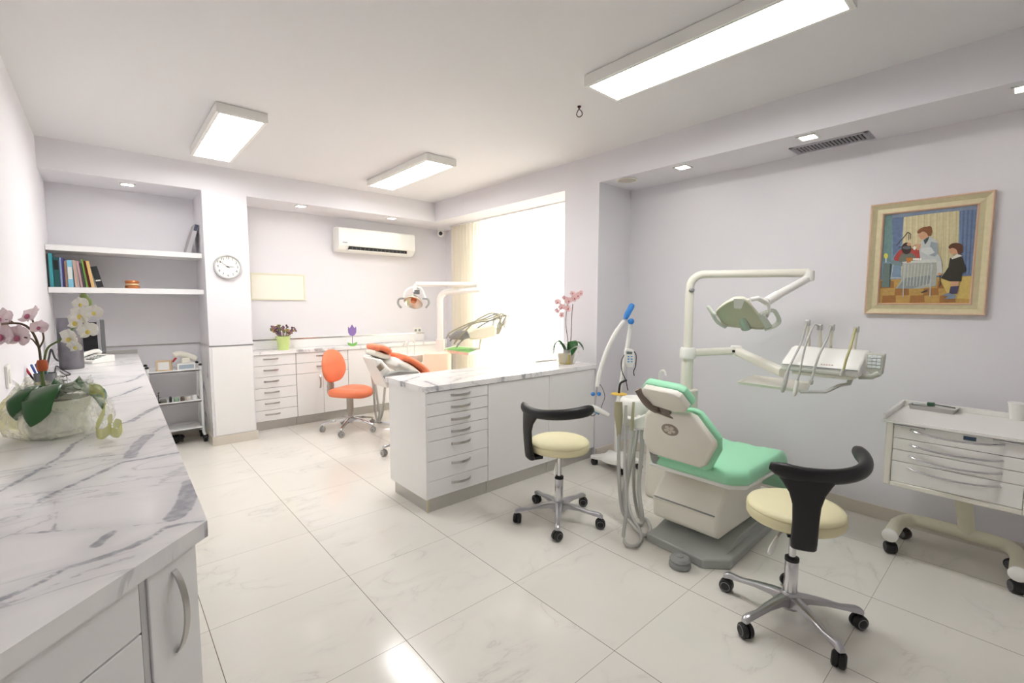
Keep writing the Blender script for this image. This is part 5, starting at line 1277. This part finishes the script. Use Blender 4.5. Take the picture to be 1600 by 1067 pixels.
for y in (yA, yB):
    e = MB().lathe([(.001, .0), (r_+.002, .0), (r_+.002, .012), (r_-.01, .02), (.001, .022)], 20, frame((3.2 if y == yA else 3.19, y, zt_), (-1, 0, 0))); tb(e, 'end_cap', WHITEP)
    for x in (3.235, 3.50):
        b = MB(); b.m(BLACK); T = Matrix.Translation((x, y if x < 3.4 else y-(.02 if y == yA else -.02), .032)) @ Matrix.Rotation(.5 if x < 3.4 else 1.1, 4, 'Z') @ Matrix.Rotation(PI/2, 4, 'X')
        b.lathe([(.004, -.026), (.026, -.026), (.032, -.018), (.032, .018), (.026, .026), (.004, .026)], 22, T); b.tube([T @ V((0, .0, 0)), V((x, T.translation.y, zt_-r_+.01))], .008, 8)
        b.m(TIRE)
        for s in (-1, 1): b.lathe([(.023, s*.0262), (.023, s*.0275), (.019, s*.0275), (.019, s*.0262)], 20, T)
        tb(b, 'caster')
# things on it
def on_top(u, v): return at(u, v, Z=TZ1+.013)
c4 = [on_top(u, v) for u, v in ((1418, 640), (1430, 631), (1497, 640), (1494, 651))]
tc_ = sum(c4, V())/4
ax = ((c4[2]-c4[1])+(c4[3]-c4[0])).normalized(); ang = math.atan2(ax.y, ax.x); ln = ((c4[2]-c4[1]).length+(c4[3]-c4[0]).length)/4
ln = min(ln, .105); t = thing('instrument_tray', 'small steel tray holding a syringe on the drawer trolley', 'tray', (tc_.x, tc_.y, TZ1+.0125), ang)
wd = min(.07, (c4[1]-c4[0]).length/2*.8); b = MB()
b.loft([[V((x*.95, y*.95, 0)) for x, y in rounded(2*ln, 2*wd, .012)], [V((x, y, .022)) for x, y in rounded(2*ln, 2*wd, .012)], [V((x*1.03, y*1.05, .022)) for x, y in rounded(2*ln, 2*wd, .012)], [V((x*1.03, y*1.05, .0245)) for x, y in rounded(2*ln, 2*wd, .012)], [V((x*.985, y*.975, .0245)) for x, y in rounded(2*ln, 2*wd, .012)], [V((x*.93, y*.92, .003)) for x, y in rounded(2*ln, 2*wd, .012)]]); b.build('tray_body', STEEL, t, angle=50)
t = thing('syringe', 'small clear syringe with dark green cap lying in the steel tray', 'syringe', (tc_.x, tc_.y, TZ1+.0125+.014), ang)
MB().tube([(-.095, .02, .004), (-.03, .015, .012)], .009, 12).build('barrel', mat('frosted_clear', (222, 226, 222), .25, alpha=.8), t); MB().tube([(-.03, .015, .012), (.0, .012, .016)], [.012, .011], 12).build('cap', mat('dark_green', (34, 78, 48), .4), t); MB().tube([(0, .012, .016), (.09, .0, .013)], .0035, 8).build('needle_sheath', GREYD, t)
p = on_top(1588, 657); t = thing('plastic_cup', 'white plastic cup on the drawer trolley at the right frame edge', 'cup', (p.x+.03, p.y, TZ1+.0125))
MB().lathe([(.001, 0), (.027, 0), (.036, .085), (.037, .088), (.034, .088), (.026, .004), (.001, .004)], 24).build('body', WHITEP, t)
MB().lathe([(.0355, .083), (.039, .085), (.039, .09), (.0355, .09)], 24).build('lip', WHITEP, t)

# ------------------------------------------------------------------ painting
a, c = at(1363, 320, X=XR), at(1541, 492, X=XR)
yl, yr_, zb_, zt_ = .740, .190, 1.325, 2.012
t = thing('painting', 'framed painting of a dentist treating a patient while a child watches, on the right wall', 'painting', (XR, (yl+yr_)/2, (zb_+zt_)/2))
W, H = (yl-yr_)/2, (zt_-zb_)/2   # local: +u runs toward -Y
PT = Matrix(((0, 0, -1, 0), (-1, 0, 0, 0), (0, 1, 0, 0), (0, 0, 0, 1)))   # (u, v, out) -> (x, y, z)
gold_f = mat('aged_gold_frame', (206, 196, 160), .45, metal=.1, var=.12, scale=40); pink_f = mat('rose_gold_edge', (212, 182, 156), .45, metal=.1, var=.1, scale=40)
def fr_ring(b, o0, o1, h0, h1, h2):
    for k in range(4):
        w_, h_ = (W, H) if k % 2 == 0 else (H, W); R = PT @ Matrix.Rotation(k*PI/2, 4, 'Z')
        rings = []
        for sgn in (-1, 1):
            rings.append([R @ V(p) for p in ((sgn*(w_-o0), h_-o0, 0), (sgn*(w_-o0), h_-o0, h0), (sgn*(w_-(o0+o1)/2), h_-(o0+o1)/2, h1), (sgn*(w_-o1), h_-o1, h2), (sgn*(w_-o1), h_-o1, 0))])
        b.loft(rings)
b = MB(); fr_ring(b, 0, .012, .03, .036, .034); b.build('outer_edge', pink_f, t, angle=20)
b = MB(); fr_ring(b, .012, .058, .033, .018, .022); b.build('frame', gold_f, t, angle=20)
b = MB(); fr_ring(b, .058, .07, .022, .026, .018); b.build('inner_edge', pink_f, t, angle=20)
CW, CH = W-.07, H-.07
# the picture itself: flat areas of paint on the canvas
TLc, TRc, BRc, BLc = V((190, 258)), V((890, 183)), V((835, 910)), V((152, 908))
def cuv(x, y):
    # inverse bilinear of the crop quadrilateral
    u = v = .5
    for _ in range(12):
        P_ = TLc*(1-u)*(1-v)+TRc*u*(1-v)+BRc*u*v+BLc*(1-u)*v; e = P_-V((x, y))
        du_ = (TRc-TLc)*(1-v)+(BRc-BLc)*v; dv_ = (BLc-TLc)*(1-u)+(BRc-TRc)*u; det = du_.x*dv_.y-du_.y*dv_.x
        u -= (e.x*dv_.y-e.y*dv_.x)/det; v -= (du_.x*e.y-du_.y*e.x)/det
    return ((u-.5)*2*CW, (.5-v)*2*CH)
cvb = MB(); lay = [0]
def paint(name, rgb, pts, var=.16, sm=False):
    lay[0] += 1; z = .010+lay[0]*.00006
    P_ = [cuv(x, y) for x, y in pts]
    if sm: P_ = [(p.x, p.y) for p in spline([V((x, y, 0)) for x, y in P_], 5, True)]
    cvb.m(mat('paint_'+name, rgb, .6, var=var, scale=60, bump=.15)); vs = [cvb.bm.verts.new(PT @ V((x, y, z))) for x, y in P_]; cvb._f(vs)
def blob(name, rgb, cx, cy, rx, ry, n=14, rot=0, var=.16):
    paint(name, rgb, [(cx+rx*math.cos(2*PI*i/n)*math.cos(rot)-ry*math.sin(2*PI*i/n)*math.sin(rot), cy+rx*math.cos(2*PI*i/n)*math.sin(rot)+ry*math.sin(2*PI*i/n)*math.cos(rot)) for i in range(n)], var)
paint('wallblue', (126, 150, 172), [(190, 258), (890, 183), (850, 720), (160, 735)], .3)
paint('teal', (112, 142, 140), [(190, 258), (262, 250), (246, 600), (172, 600)], .25)
paint('blue_drape', (104, 122, 154), [(250, 262), (350, 252), (318, 500), (262, 560)], .3)
paint('curtain', (214, 202, 160), [(345, 262), (765, 222), (752, 700), (330, 705)], .16)
rp = random.Random(5)
for i in range(26):
    x = 352+i*15.6; paint('fold%d' % (i % 3), ((226, 216, 180), (196, 184, 142), (206, 198, 160))[i % 3], [(x, 262-i*1.5), (x+5, 261-i*1.5), (x+2+rp.uniform(-6, 6), 640), (x-3+rp.uniform(-4, 4), 640)])
paint('blue_drape', (104, 122, 154), [(765, 205), (885, 190), (846, 715), (748, 700), (772, 500)], .3)
for i in range(7): paint('drape%d' % (i % 2), ((116, 134, 164), (88, 106, 140))[i % 2], [(778+i*15, 205), (785+i*15, 204), (772+i*13, 690), (764+i*13, 690)])
paint('valance', (132, 146, 168), [(250, 252), (885, 184), (882, 214), (700, 228), (500, 250), (345, 270), (250, 275)], .2)
paint('floor', (186, 150, 84), [(160, 735), (850, 705), (835, 910), (152, 908)], .25)
for i in range(6):
    for j in range(3):
        if (i+j) % 2 == 0:
            x0, y0 = 165+i*112+j*8, 745+j*54; paint('floortile', (160, 112, 62), [(x0, y0), (x0+108, y0-4), (x0+112, y0+50), (x0-4, y0+54)])
paint('glow', (206, 180, 104), [(620, 720), (848, 708), (838, 880), (700, 870)], .2)
paint('cabinet', (104, 122, 116), [(185, 612), (256, 612), (242, 790), (172, 790)]); paint('cabinet_edge', (64, 80, 78), [(240, 612), (256, 612), (244, 790), (234, 790)])
blob('yellow', (212, 208, 96), 205, 556, 18, 20); paint('vase', (206, 214, 214), [(200, 575), (212, 575), (210, 604), (202, 604)])
paint('bench', (122, 140, 142), [(245, 590), (345, 585), (340, 630), (250, 620)]); paint('metal', (180, 188, 188), [(262, 620), (270, 620), (250, 730), (244, 730)]); paint('metal', (180, 188, 188), [(250, 715), (340, 715), (340, 724), (250, 724)])
# chair and patient
paint('red', (176, 72, 66), [(280, 590), (300, 530), (340, 505), (440, 500), (480, 520), (496, 575), (460, 590)], .2, True)
paint('chairback', (112, 114, 102), [(318, 600), (330, 545), (378, 528), (430, 545), (448, 580), (440, 600)], .2, True)
blob('darkhair', (62, 50, 46), 372, 500, 40, 44); blob('skin', (208, 160, 126), 392, 470, 18, 12); blob('headrest', (96, 98, 100), 372, 495, 34, 12)
# dentist
paint('coat', (190, 196, 194), [(486, 450), (520, 412), (560, 414), (610, 450), (612, 540), (640, 585), (648, 690), (600, 700), (560, 660), (480, 580), (470, 500)], .14)
paint('coatshade', (150, 160, 166), [(560, 450), (608, 460), (612, 540), (590, 560), (520, 545), (548, 520)], .15)
paint('coatsleeve', (206, 210, 206), [(490, 500), (560, 490), (590, 530), (540, 552), (480, 520)], .12)
paint('shirt', (72, 92, 92), [(504, 440), (546, 408), (540, 438), (516, 472)])
paint('skin', (208, 160, 126), [(468, 395), (488, 380), (530, 382), (545, 408), (510, 432), (482, 430), (466, 412)], .12, True)
paint('hair', (134, 84, 48), [(455, 378), (480, 352), (524, 340), (562, 352), (566, 386), (540, 408), (528, 388), (500, 374), (468, 390)], .25, True); blob('hair', (134, 84, 48), 546, 352, 20, 17)
blob('skin', (208, 160, 126), 468, 490, 14, 26, rot=.5); blob('skin', (208, 160, 126), 440, 480, 22, 8, rot=-.4); blob('white', (236, 232, 220), 436, 498, 12, 14)
# lamp arms
for q_ in (((290, 480), (382, 380)), ((382, 380), (408, 400)), ((388, 395), (388, 440)), ((310, 492), (340, 488)), ((402, 400), (402, 430))):
    (x0, y0), (x1, y1) = q_; L_ = math.hypot(x1-x0, y1-y0); nx, ny = -(y1-y0)/L_*2.6, (x1-x0)/L_*2.6; paint('line', (66, 62, 62), [(x0+nx, y0+ny), (x1+nx, y1+ny), (x1-nx, y1-ny), (x0-nx, y0-ny)])
# table with cloth
paint('cloth', (170, 172, 162), [(345, 602), (600, 580), (606, 640), (600, 780), (480, 800), (290, 800), (330, 740)], .18); paint('clothtop', (206, 208, 200), [(335, 600), (560, 580), (606, 580), (600, 604), (350, 612)])
paint('clothshade', (138, 146, 144), [(360, 720), (560, 700), (555, 760), (420, 800), (300, 800)], .2)
for i in range(9): paint('clothfold', (190, 192, 184), [(360+i*26, 618), (368+i*26, 617), (356+i*25, 780), (350+i*25, 780)])
for x0, x1 in ((350, 346), (560, 552)): paint('metal', (180, 188, 188), [(x0, 610), (x0+9, 610), (x1+8, 860), (x1, 860)])
for i, (x, y) in enumerate(((380, 580), (396, 578), (412, 580), (400, 592), (384, 595))): blob('amber', (190, 124, 58), x, y, 9, 13)
for x in (432, 448, 464, 482): blob('white', (236, 232, 220), x, 580, 9, 9)
paint('skirt', (200, 202, 196), [(600, 590), (640, 600), (648, 680), (612, 690)]); paint('shoe', (78, 74, 66), [(486, 828), (536, 806), (538, 822), (496, 834)])
# child
paint('coatdark', (58, 56, 46), [(700, 575), (740, 545), (790, 570), (816, 670), (786, 682), (782, 746), (700, 746), (636, 722), (690, 640)], .2)
paint('collar', (224, 220, 206), [(708, 570), (748, 542), (790, 556), (760, 566), (716, 582)])
paint('skin', (208, 160, 126), [(696, 510), (716, 495), (750, 500), (752, 540), (712, 542), (698, 526)], .12, True)
paint('childhair', (92, 58, 40), [(690, 488), (712, 466), (752, 460), (788, 478), (786, 530), (760, 542), (744, 508), (716, 498), (698, 504)], .25, True)
blob('skin', (208, 160, 126), 626, 692, 14, 12); paint('skin', (208, 160, 126), [(706, 748), (764, 746), (762, 784), (710, 786)])
paint('socks', (74, 68, 92), [(706, 784), (766, 780), (752, 838), (694, 842)]); paint('line', (66, 62, 62), [(624, 700), (632, 700), (636, 770), (620, 798), (628, 760)])
paint('shoeblue', (126, 142, 158), [(642, 852), (690, 832), (744, 850), (736, 876), (660, 880), (690, 856)]); 
MB().box(-CW-.004, CW+.004, -CH-.004, CH+.004, .002, .0099, PT).build('canvas_board', mat('canvas_ground', (150, 140, 110), .7), t)
bmesh.ops.reverse_faces(cvb.bm, faces=[f for f in cvb.bm.faces if f.normal.x > 0])
cvb.build('canvas', None, t, recalc=False)

# ------------------------------------------------------------------ orange chair and its unit by the window
ob_ = V((2.75, 4.32, 0))
def op(u, v, dy=0): return vp(u, v, ob_, dy)
oc = thing('dental_chair', 'orange dental chair with white shell, partly hidden behind the island', 'dental chair', (2.5, 4.25, 0)); Lo = Matrix.Translation((-2.5, -4.25, 0))
def occ(b, name, m_=None, parent=None, **k):
    b.bm.transform(Lo); return b.build(name, m_, parent or oc, **k)
YC, HWD = 4.30, .24
def yp(u, v, y=YC): return at(u, v, Y=y)
def band(px_, th, w_, name, m_, dy=0, **k):
    """padded strip that follows a side profile and is w_ wide across the chair"""
    S = spline([yp(u, v) for u, v in px_], 6); b = MB(); rings = []
    for i, p in enumerate(S):
        d = (S[min(i+1, len(S)-1)]-S[max(i-1, 0)]).normalized(); n_ = V((-d.z, 0, d.x)); n_ = n_ if n_.z > 0 else -n_
        f = min(1, .45+4*min(i, len(S)-1-i)/len(S)); ww = w_*(f if True else 1)
        ring = []
        for j in range(18):
            a = 2*PI*j/18; c_, s_ = math.cos(a), math.sin(a); ring.append(V((p.x, YC+dy, p.z))+V((0, 1, 0))*(ww*math.copysign(abs(c_)**.5, c_))+n_*(th*min(1, f+.2)*math.copysign(abs(s_)**.6, s_)))
        rings.append(ring)
    b.loft(rings); return occ(b, name, m_, angle=70, **k)
band([(578, 545), (586, 542), (597, 545), (606, 552)], .03, .13, 'head_cushion', ORANGE)
band([(575, 549), (585, 552), (597, 556), (606, 556)], .028, .11, 'head_shell', CREAMP)
band([(610, 555), (620, 557), (634, 563), (646, 571), (656, 581), (664, 590)], .035, .22, 'back_cushion', ORANGE)
band([(600, 561), (612, 566), (628, 574), (642, 586), (652, 600)], .05, .21, 'back_shell', WHITEP)
band([(660, 590), (690, 598), (715, 600), (733, 598)], .045, .25, 'seat_cushion', ORANGE)
band([(655, 604), (690, 610), (715, 612), (735, 608)], .05, .24, 'seat_shell', WHITEP)
band([(737, 600), (748, 610), (756, 630)], .04, .21, 'leg_cushion', ORANGE)
b = MB(); b.tube(spline([yp(576, 550), yp(590, 557), yp(604, 560), yp(612, 566)], 5), .022, 10, flat=1.8); occ(b, 'head_bracket', GREYP)
b = MB().box(2.55, 3.0, 4.1, 4.5, .07, .40); occ(b, 'motor_cover', WHITEP, bevel=.03)
b = MB().box(2.45, 3.15, 4.05, 4.55, 0, .075); occ(b, 'base_plate', BASEG, bevel=.02)
b = MB(); b.loft([[yp(u, v, 4.04) for u, v in ((601, 589), (608, 583), (624, 579), (654, 580), (660, 590), (640, 600), (612, 602))], [yp(u, v, 4.04)+V((0, .05, 0)) for u, v in ((601, 589), (608, 583), (624, 579), (654, 580), (660, 590), (640, 600), (612, 602))]]); occ(b, 'armrest', GREYP, bevel=.01)
b = MB(); b.loft([[yp(u, v, 4.1) for u, v in ((585, 560), (597, 562), (612, 578), (616, 600), (606, 608), (596, 585))], [yp(u, v, 4.1)+V((0, .3, 0)) for u, v in ((585, 560), (597, 562), (612, 578), (616, 600), (606, 608), (596, 585))]]); occ(b, 'side_shell', WHITEP, bevel=.02)
b = MB(); b.tube([yp(592, 570, 4.09), yp(597, 577, 4.09)], .03, 12, flat=.4); occ(b, 'badge', mat('bronze_badge', (150, 140, 128), .4, metal=.5))

ob_ = V((2.93, 4.53, 0))
ou = thing('dental_unit', 'pale dental unit with lamp post, green tray and arched hoses before the window', 'dental unit', (2.9, 4.45, 0)); Lu = Matrix.Translation((-2.9, -4.45, 0))
def ouu(b, name, m_=None, parent=None, **k):
    b.bm.transform(Lu); return b.build(name, m_, parent or ou, **k)
cream_box = mat('cream_cabinet', (246, 241, 218), .35, var=.02)
pp = [op(u, v, -.05) for u, v in ((660, 551), (701, 550), (701, 640), (660, 640))]
b = MB(); b.loft([[V((p.x, p.y, max(p.z, .005))) for p in pp], [V((p.x, p.y, max(p.z, .005)))+EF*.26 for p in pp]]); ouu(b, 'cabinet', cream_box, bevel=.02)
p0 = op(688, 552, .05); b = MB(); b.tube([V((p0.x, p0.y, .3)), V((p0.x, p0.y, op(688, 530, .05).z))], [.055, .052], 20); ouu(b, 'post_block', WHITEP)
b = MB(); tpz = op(690, 456, .05).z; b.tube([V((p0.x, p0.y, .6))]+[V((p0.x, p0.y, tpz-.1))]+[V((p0.x, p0.y, tpz-.1))+V((ER.x, ER.y, 0))*(.1*(1-math.cos(a)))+V((0, 0, .1*math.sin(a))) for a in [PI/2*i/8 for i in range(1, 9)]]+[op(750, 452, .05)], .036, 16); ouu(b, 'lamp_arm', WHITEP)
b = MB(); e0 = op(749, 451, .05); b.lathe([(.001, -.05), (.04, -.05), (.042, 0), (.04, .05), (.001, .055)], 18, Matrix.Translation(e0+V((0, 0, .03)))); b.tube([e0+V((0, 0, .05)), op(650, 444, -.1)], .026, 12); b.tube([op(650, 444, -.1), op(648, 456, -.1)], .022, 10); ouu(b, 'lamp_forearm', WHITEP)
lc = op(646, 472, -.1); T = frame(lc, V((-.35, -.35, -.85)))
b = MB().lathe([(.001, -.075), (.05, -.07), (.105, -.03), (.13, .012), (.126, .014), (.10, -.02), (.045, -.055), (.001, -.058)], 32, T, 1.05, .8); lmp = ouu(b, 'lamp_head', mat('amber_mirror', (232, 228, 214), .15, metal=.7))
b = MB().lathe([(.001, -.05), (.03, -.05), (.034, -.02), (.03, .0), (.001, .004)], 16, T); b.bm.transform(Lu); b.build('bulb_shield', mat('copper_tint', (196, 132, 96), .25, metal=.6), lmp)
for s in (-1, 1):
    b = MB(); b.tube(spline([op(646+s*14, 466, -.1), op(646+s*22, 467, -.1), op(646+s*24, 474, -.1), op(646+s*19, 481, -.1)], 5), .012, 8, flat=1.4); b.bm.transform(Lu); b.build('handle', GREYP, lmp)
b = MB(); b.tube(spline([op(630, 467, -.1), op(634, 455, -.1), op(645, 449, -.1), op(658, 451, -.1), op(665, 466, -.1)], 6), .012, 8); b.bm.transform(Lu); b.build('yoke', WHITEP, lmp)
MB_ = MB(); MB_.box(-.03, .03, -.02, .02, -.02, .03, Matrix.Translation(op(651, 457, -.1))); MB_.bm.transform(Lu); MB_.build('lamp_joint', GREYD, lmp, bevel=.005)
# delivery head with arched hoses
b = MB(); hp_ = [(728, 523), (742, 513), (770, 508), (776, 513), (775, 525), (752, 530), (735, 531)]; b.loft([[op(u, v, -.1) for u, v in hp_], [op(u, v, .12) for u, v in hp_]]); con2 = ouu(b, 'console', cream_box, bevel=.02)
b = MB(); hp_ = [(700, 526), (712, 517), (730, 516), (735, 528), (722, 531), (704, 530)]; b.loft([[op(u, v, -.12) for u, v in hp_], [op(u, v, .0) for u, v in hp_]]); b.bm.transform(Lu); b.build('instrument_rack', GREYP, con2, bevel=.012)
hcol = [mat('hose_olive', (160, 158, 132), .5), mat('hose_grey', (150, 150, 148), .5)]
for k, (ex, ey, tx, ty, dy) in enumerate(((697, 529, 786, 490, -.14), (703, 533, 778, 490, -.1), (709, 538, 772, 489, -.06), (713, 543, 790, 492, -.02), (705, 528, 794, 492, .02))):
    mx_, my_ = (ex+tx)/2-4, (ey+ty)/2-9; b = MB(); b.tube(spline([op(775+k, 522, .0), op(779+2*k, 505, dy), op(tx, ty, dy), op(tx-22, ty+8, dy-.02), op(mx_, my_+3, dy-.06), op(ex+9, ey-11, dy-.08), op(ex+2, ey-3, dy-.1)], 6), .008, 8); b.bm.transform(Lu); b.build('instrument_hose', hcol[k % 2], con2)
    b = MB(); b.tube([op(ex+4, ey-6, dy-.09), op(ex, ey, dy-.1)], [.013, .007], 8); b.bm.transform(Lu); b.build('handpiece', GREYP, con2)
for x, y in ((774, 492), (784, 494), (792, 494)):
    b = MB(); b.tube([op(x-4, y+18, .02), op(x, y-2, .0)], .014, 8); b.bm.transform(Lu); b.build('instrument_arm', WHITEP, con2)
tz2 = op(720, 546, 0).z; T4 = [at(u, v, Z=tz2) for u, v in ((690, 545), (712, 540), (753, 544), (733, 551.5))]; tc2 = sum(T4, V())/4
b = MB(); b.loft([[tc2+(p-tc2)*.92-V((0, 0, .03)) for p in T4], T4, [tc2+(p-tc2)*.95-V((0, 0, .001)) for p in T4], [tc2+(p-tc2)*.92-V((0, 0, .008)) for p in T4]]); tr2 = ouu(b, 'tray', CREAMP)
b = MB(); b.loft([[tc2+(p-tc2)*.88-V((0, 0, .0078)) for p in T4], [tc2+(p-tc2)*.88-V((0, 0, .003)) for p in T4]]); b.bm.transform(Lu); b.build('tray_mat', mat('green_mat', (128, 186, 108), .6), tr2)
b = MB(); b.tube([op(752, 530, 0), op(750, 545, 0), tc2+V((0, 0, -.03))], .018, 10); b.tube([tc2+V((0, 0, -.035)), V((p0.x, p0.y, tc2.z-.035))], .022, 10); ouu(b, 'delivery_arm', WHITEP)
bw = op(632, 556, .0); b = MB().lathe([(.001, -.09), (.07, -.085), (.13, -.03), (.15, .04), (.14, .045), (.10, -.02), (.001, -.05)], 32, Matrix.Translation(bw+V((.12, .02, -.03)))); ouu(b, 'spittoon', WHITEP)
b = MB()
for u0, v0, u1 in ((637, 558, 633), (648, 556, 645)): b.tube(spline([op(u0, v0+10, .05), op(u0, v0-18, .05), op(u0-1, v0-24, .05), op(u1, v0-23, .05), op(u1-1, v0-19, .05)], 5), .006, 8)
ouu(b, 'faucets', WHITEP)
# suction stand with its hanging hoses
b = MB(); b.tube([op(568, 556, -.25), op(575, 557, -.25), op(580, 556, -.25)], [.012, .02, .02], 10); b.tube([op(578, 556, -.25), op(600, 560, -.1), bw+V((.1, 0, -.06))], .02, 10); ouu(b, 'suction_holder', WHITEP)
for px_ in ([(577, 558), (580, 580), (584, 610), (586, 640), (589, 654), (593, 658), (598, 640), (602, 600)], [(581, 558), (584, 580), (588, 612), (592, 640), (592, 655), (586, 660)]):
    S = [op(u, v, -.25) for u, v in px_]; S = [V((p.x, p.y, max(p.z, .012))) for p in S]; b = MB(); b.tube(spline(S, 6), .013, 8); ouu(b, 'suction_hose', HOSE)
b = MB(); b.tube(spline([V((p.x, p.y, max(p.z, .03))) for p in (op(590, 660, -.2), op(602, 662, -.2), op(612, 664, -.2), op(622, 660, -.2))], 4), .02, 8); ouu(b, 'foot_rail', CHROME)
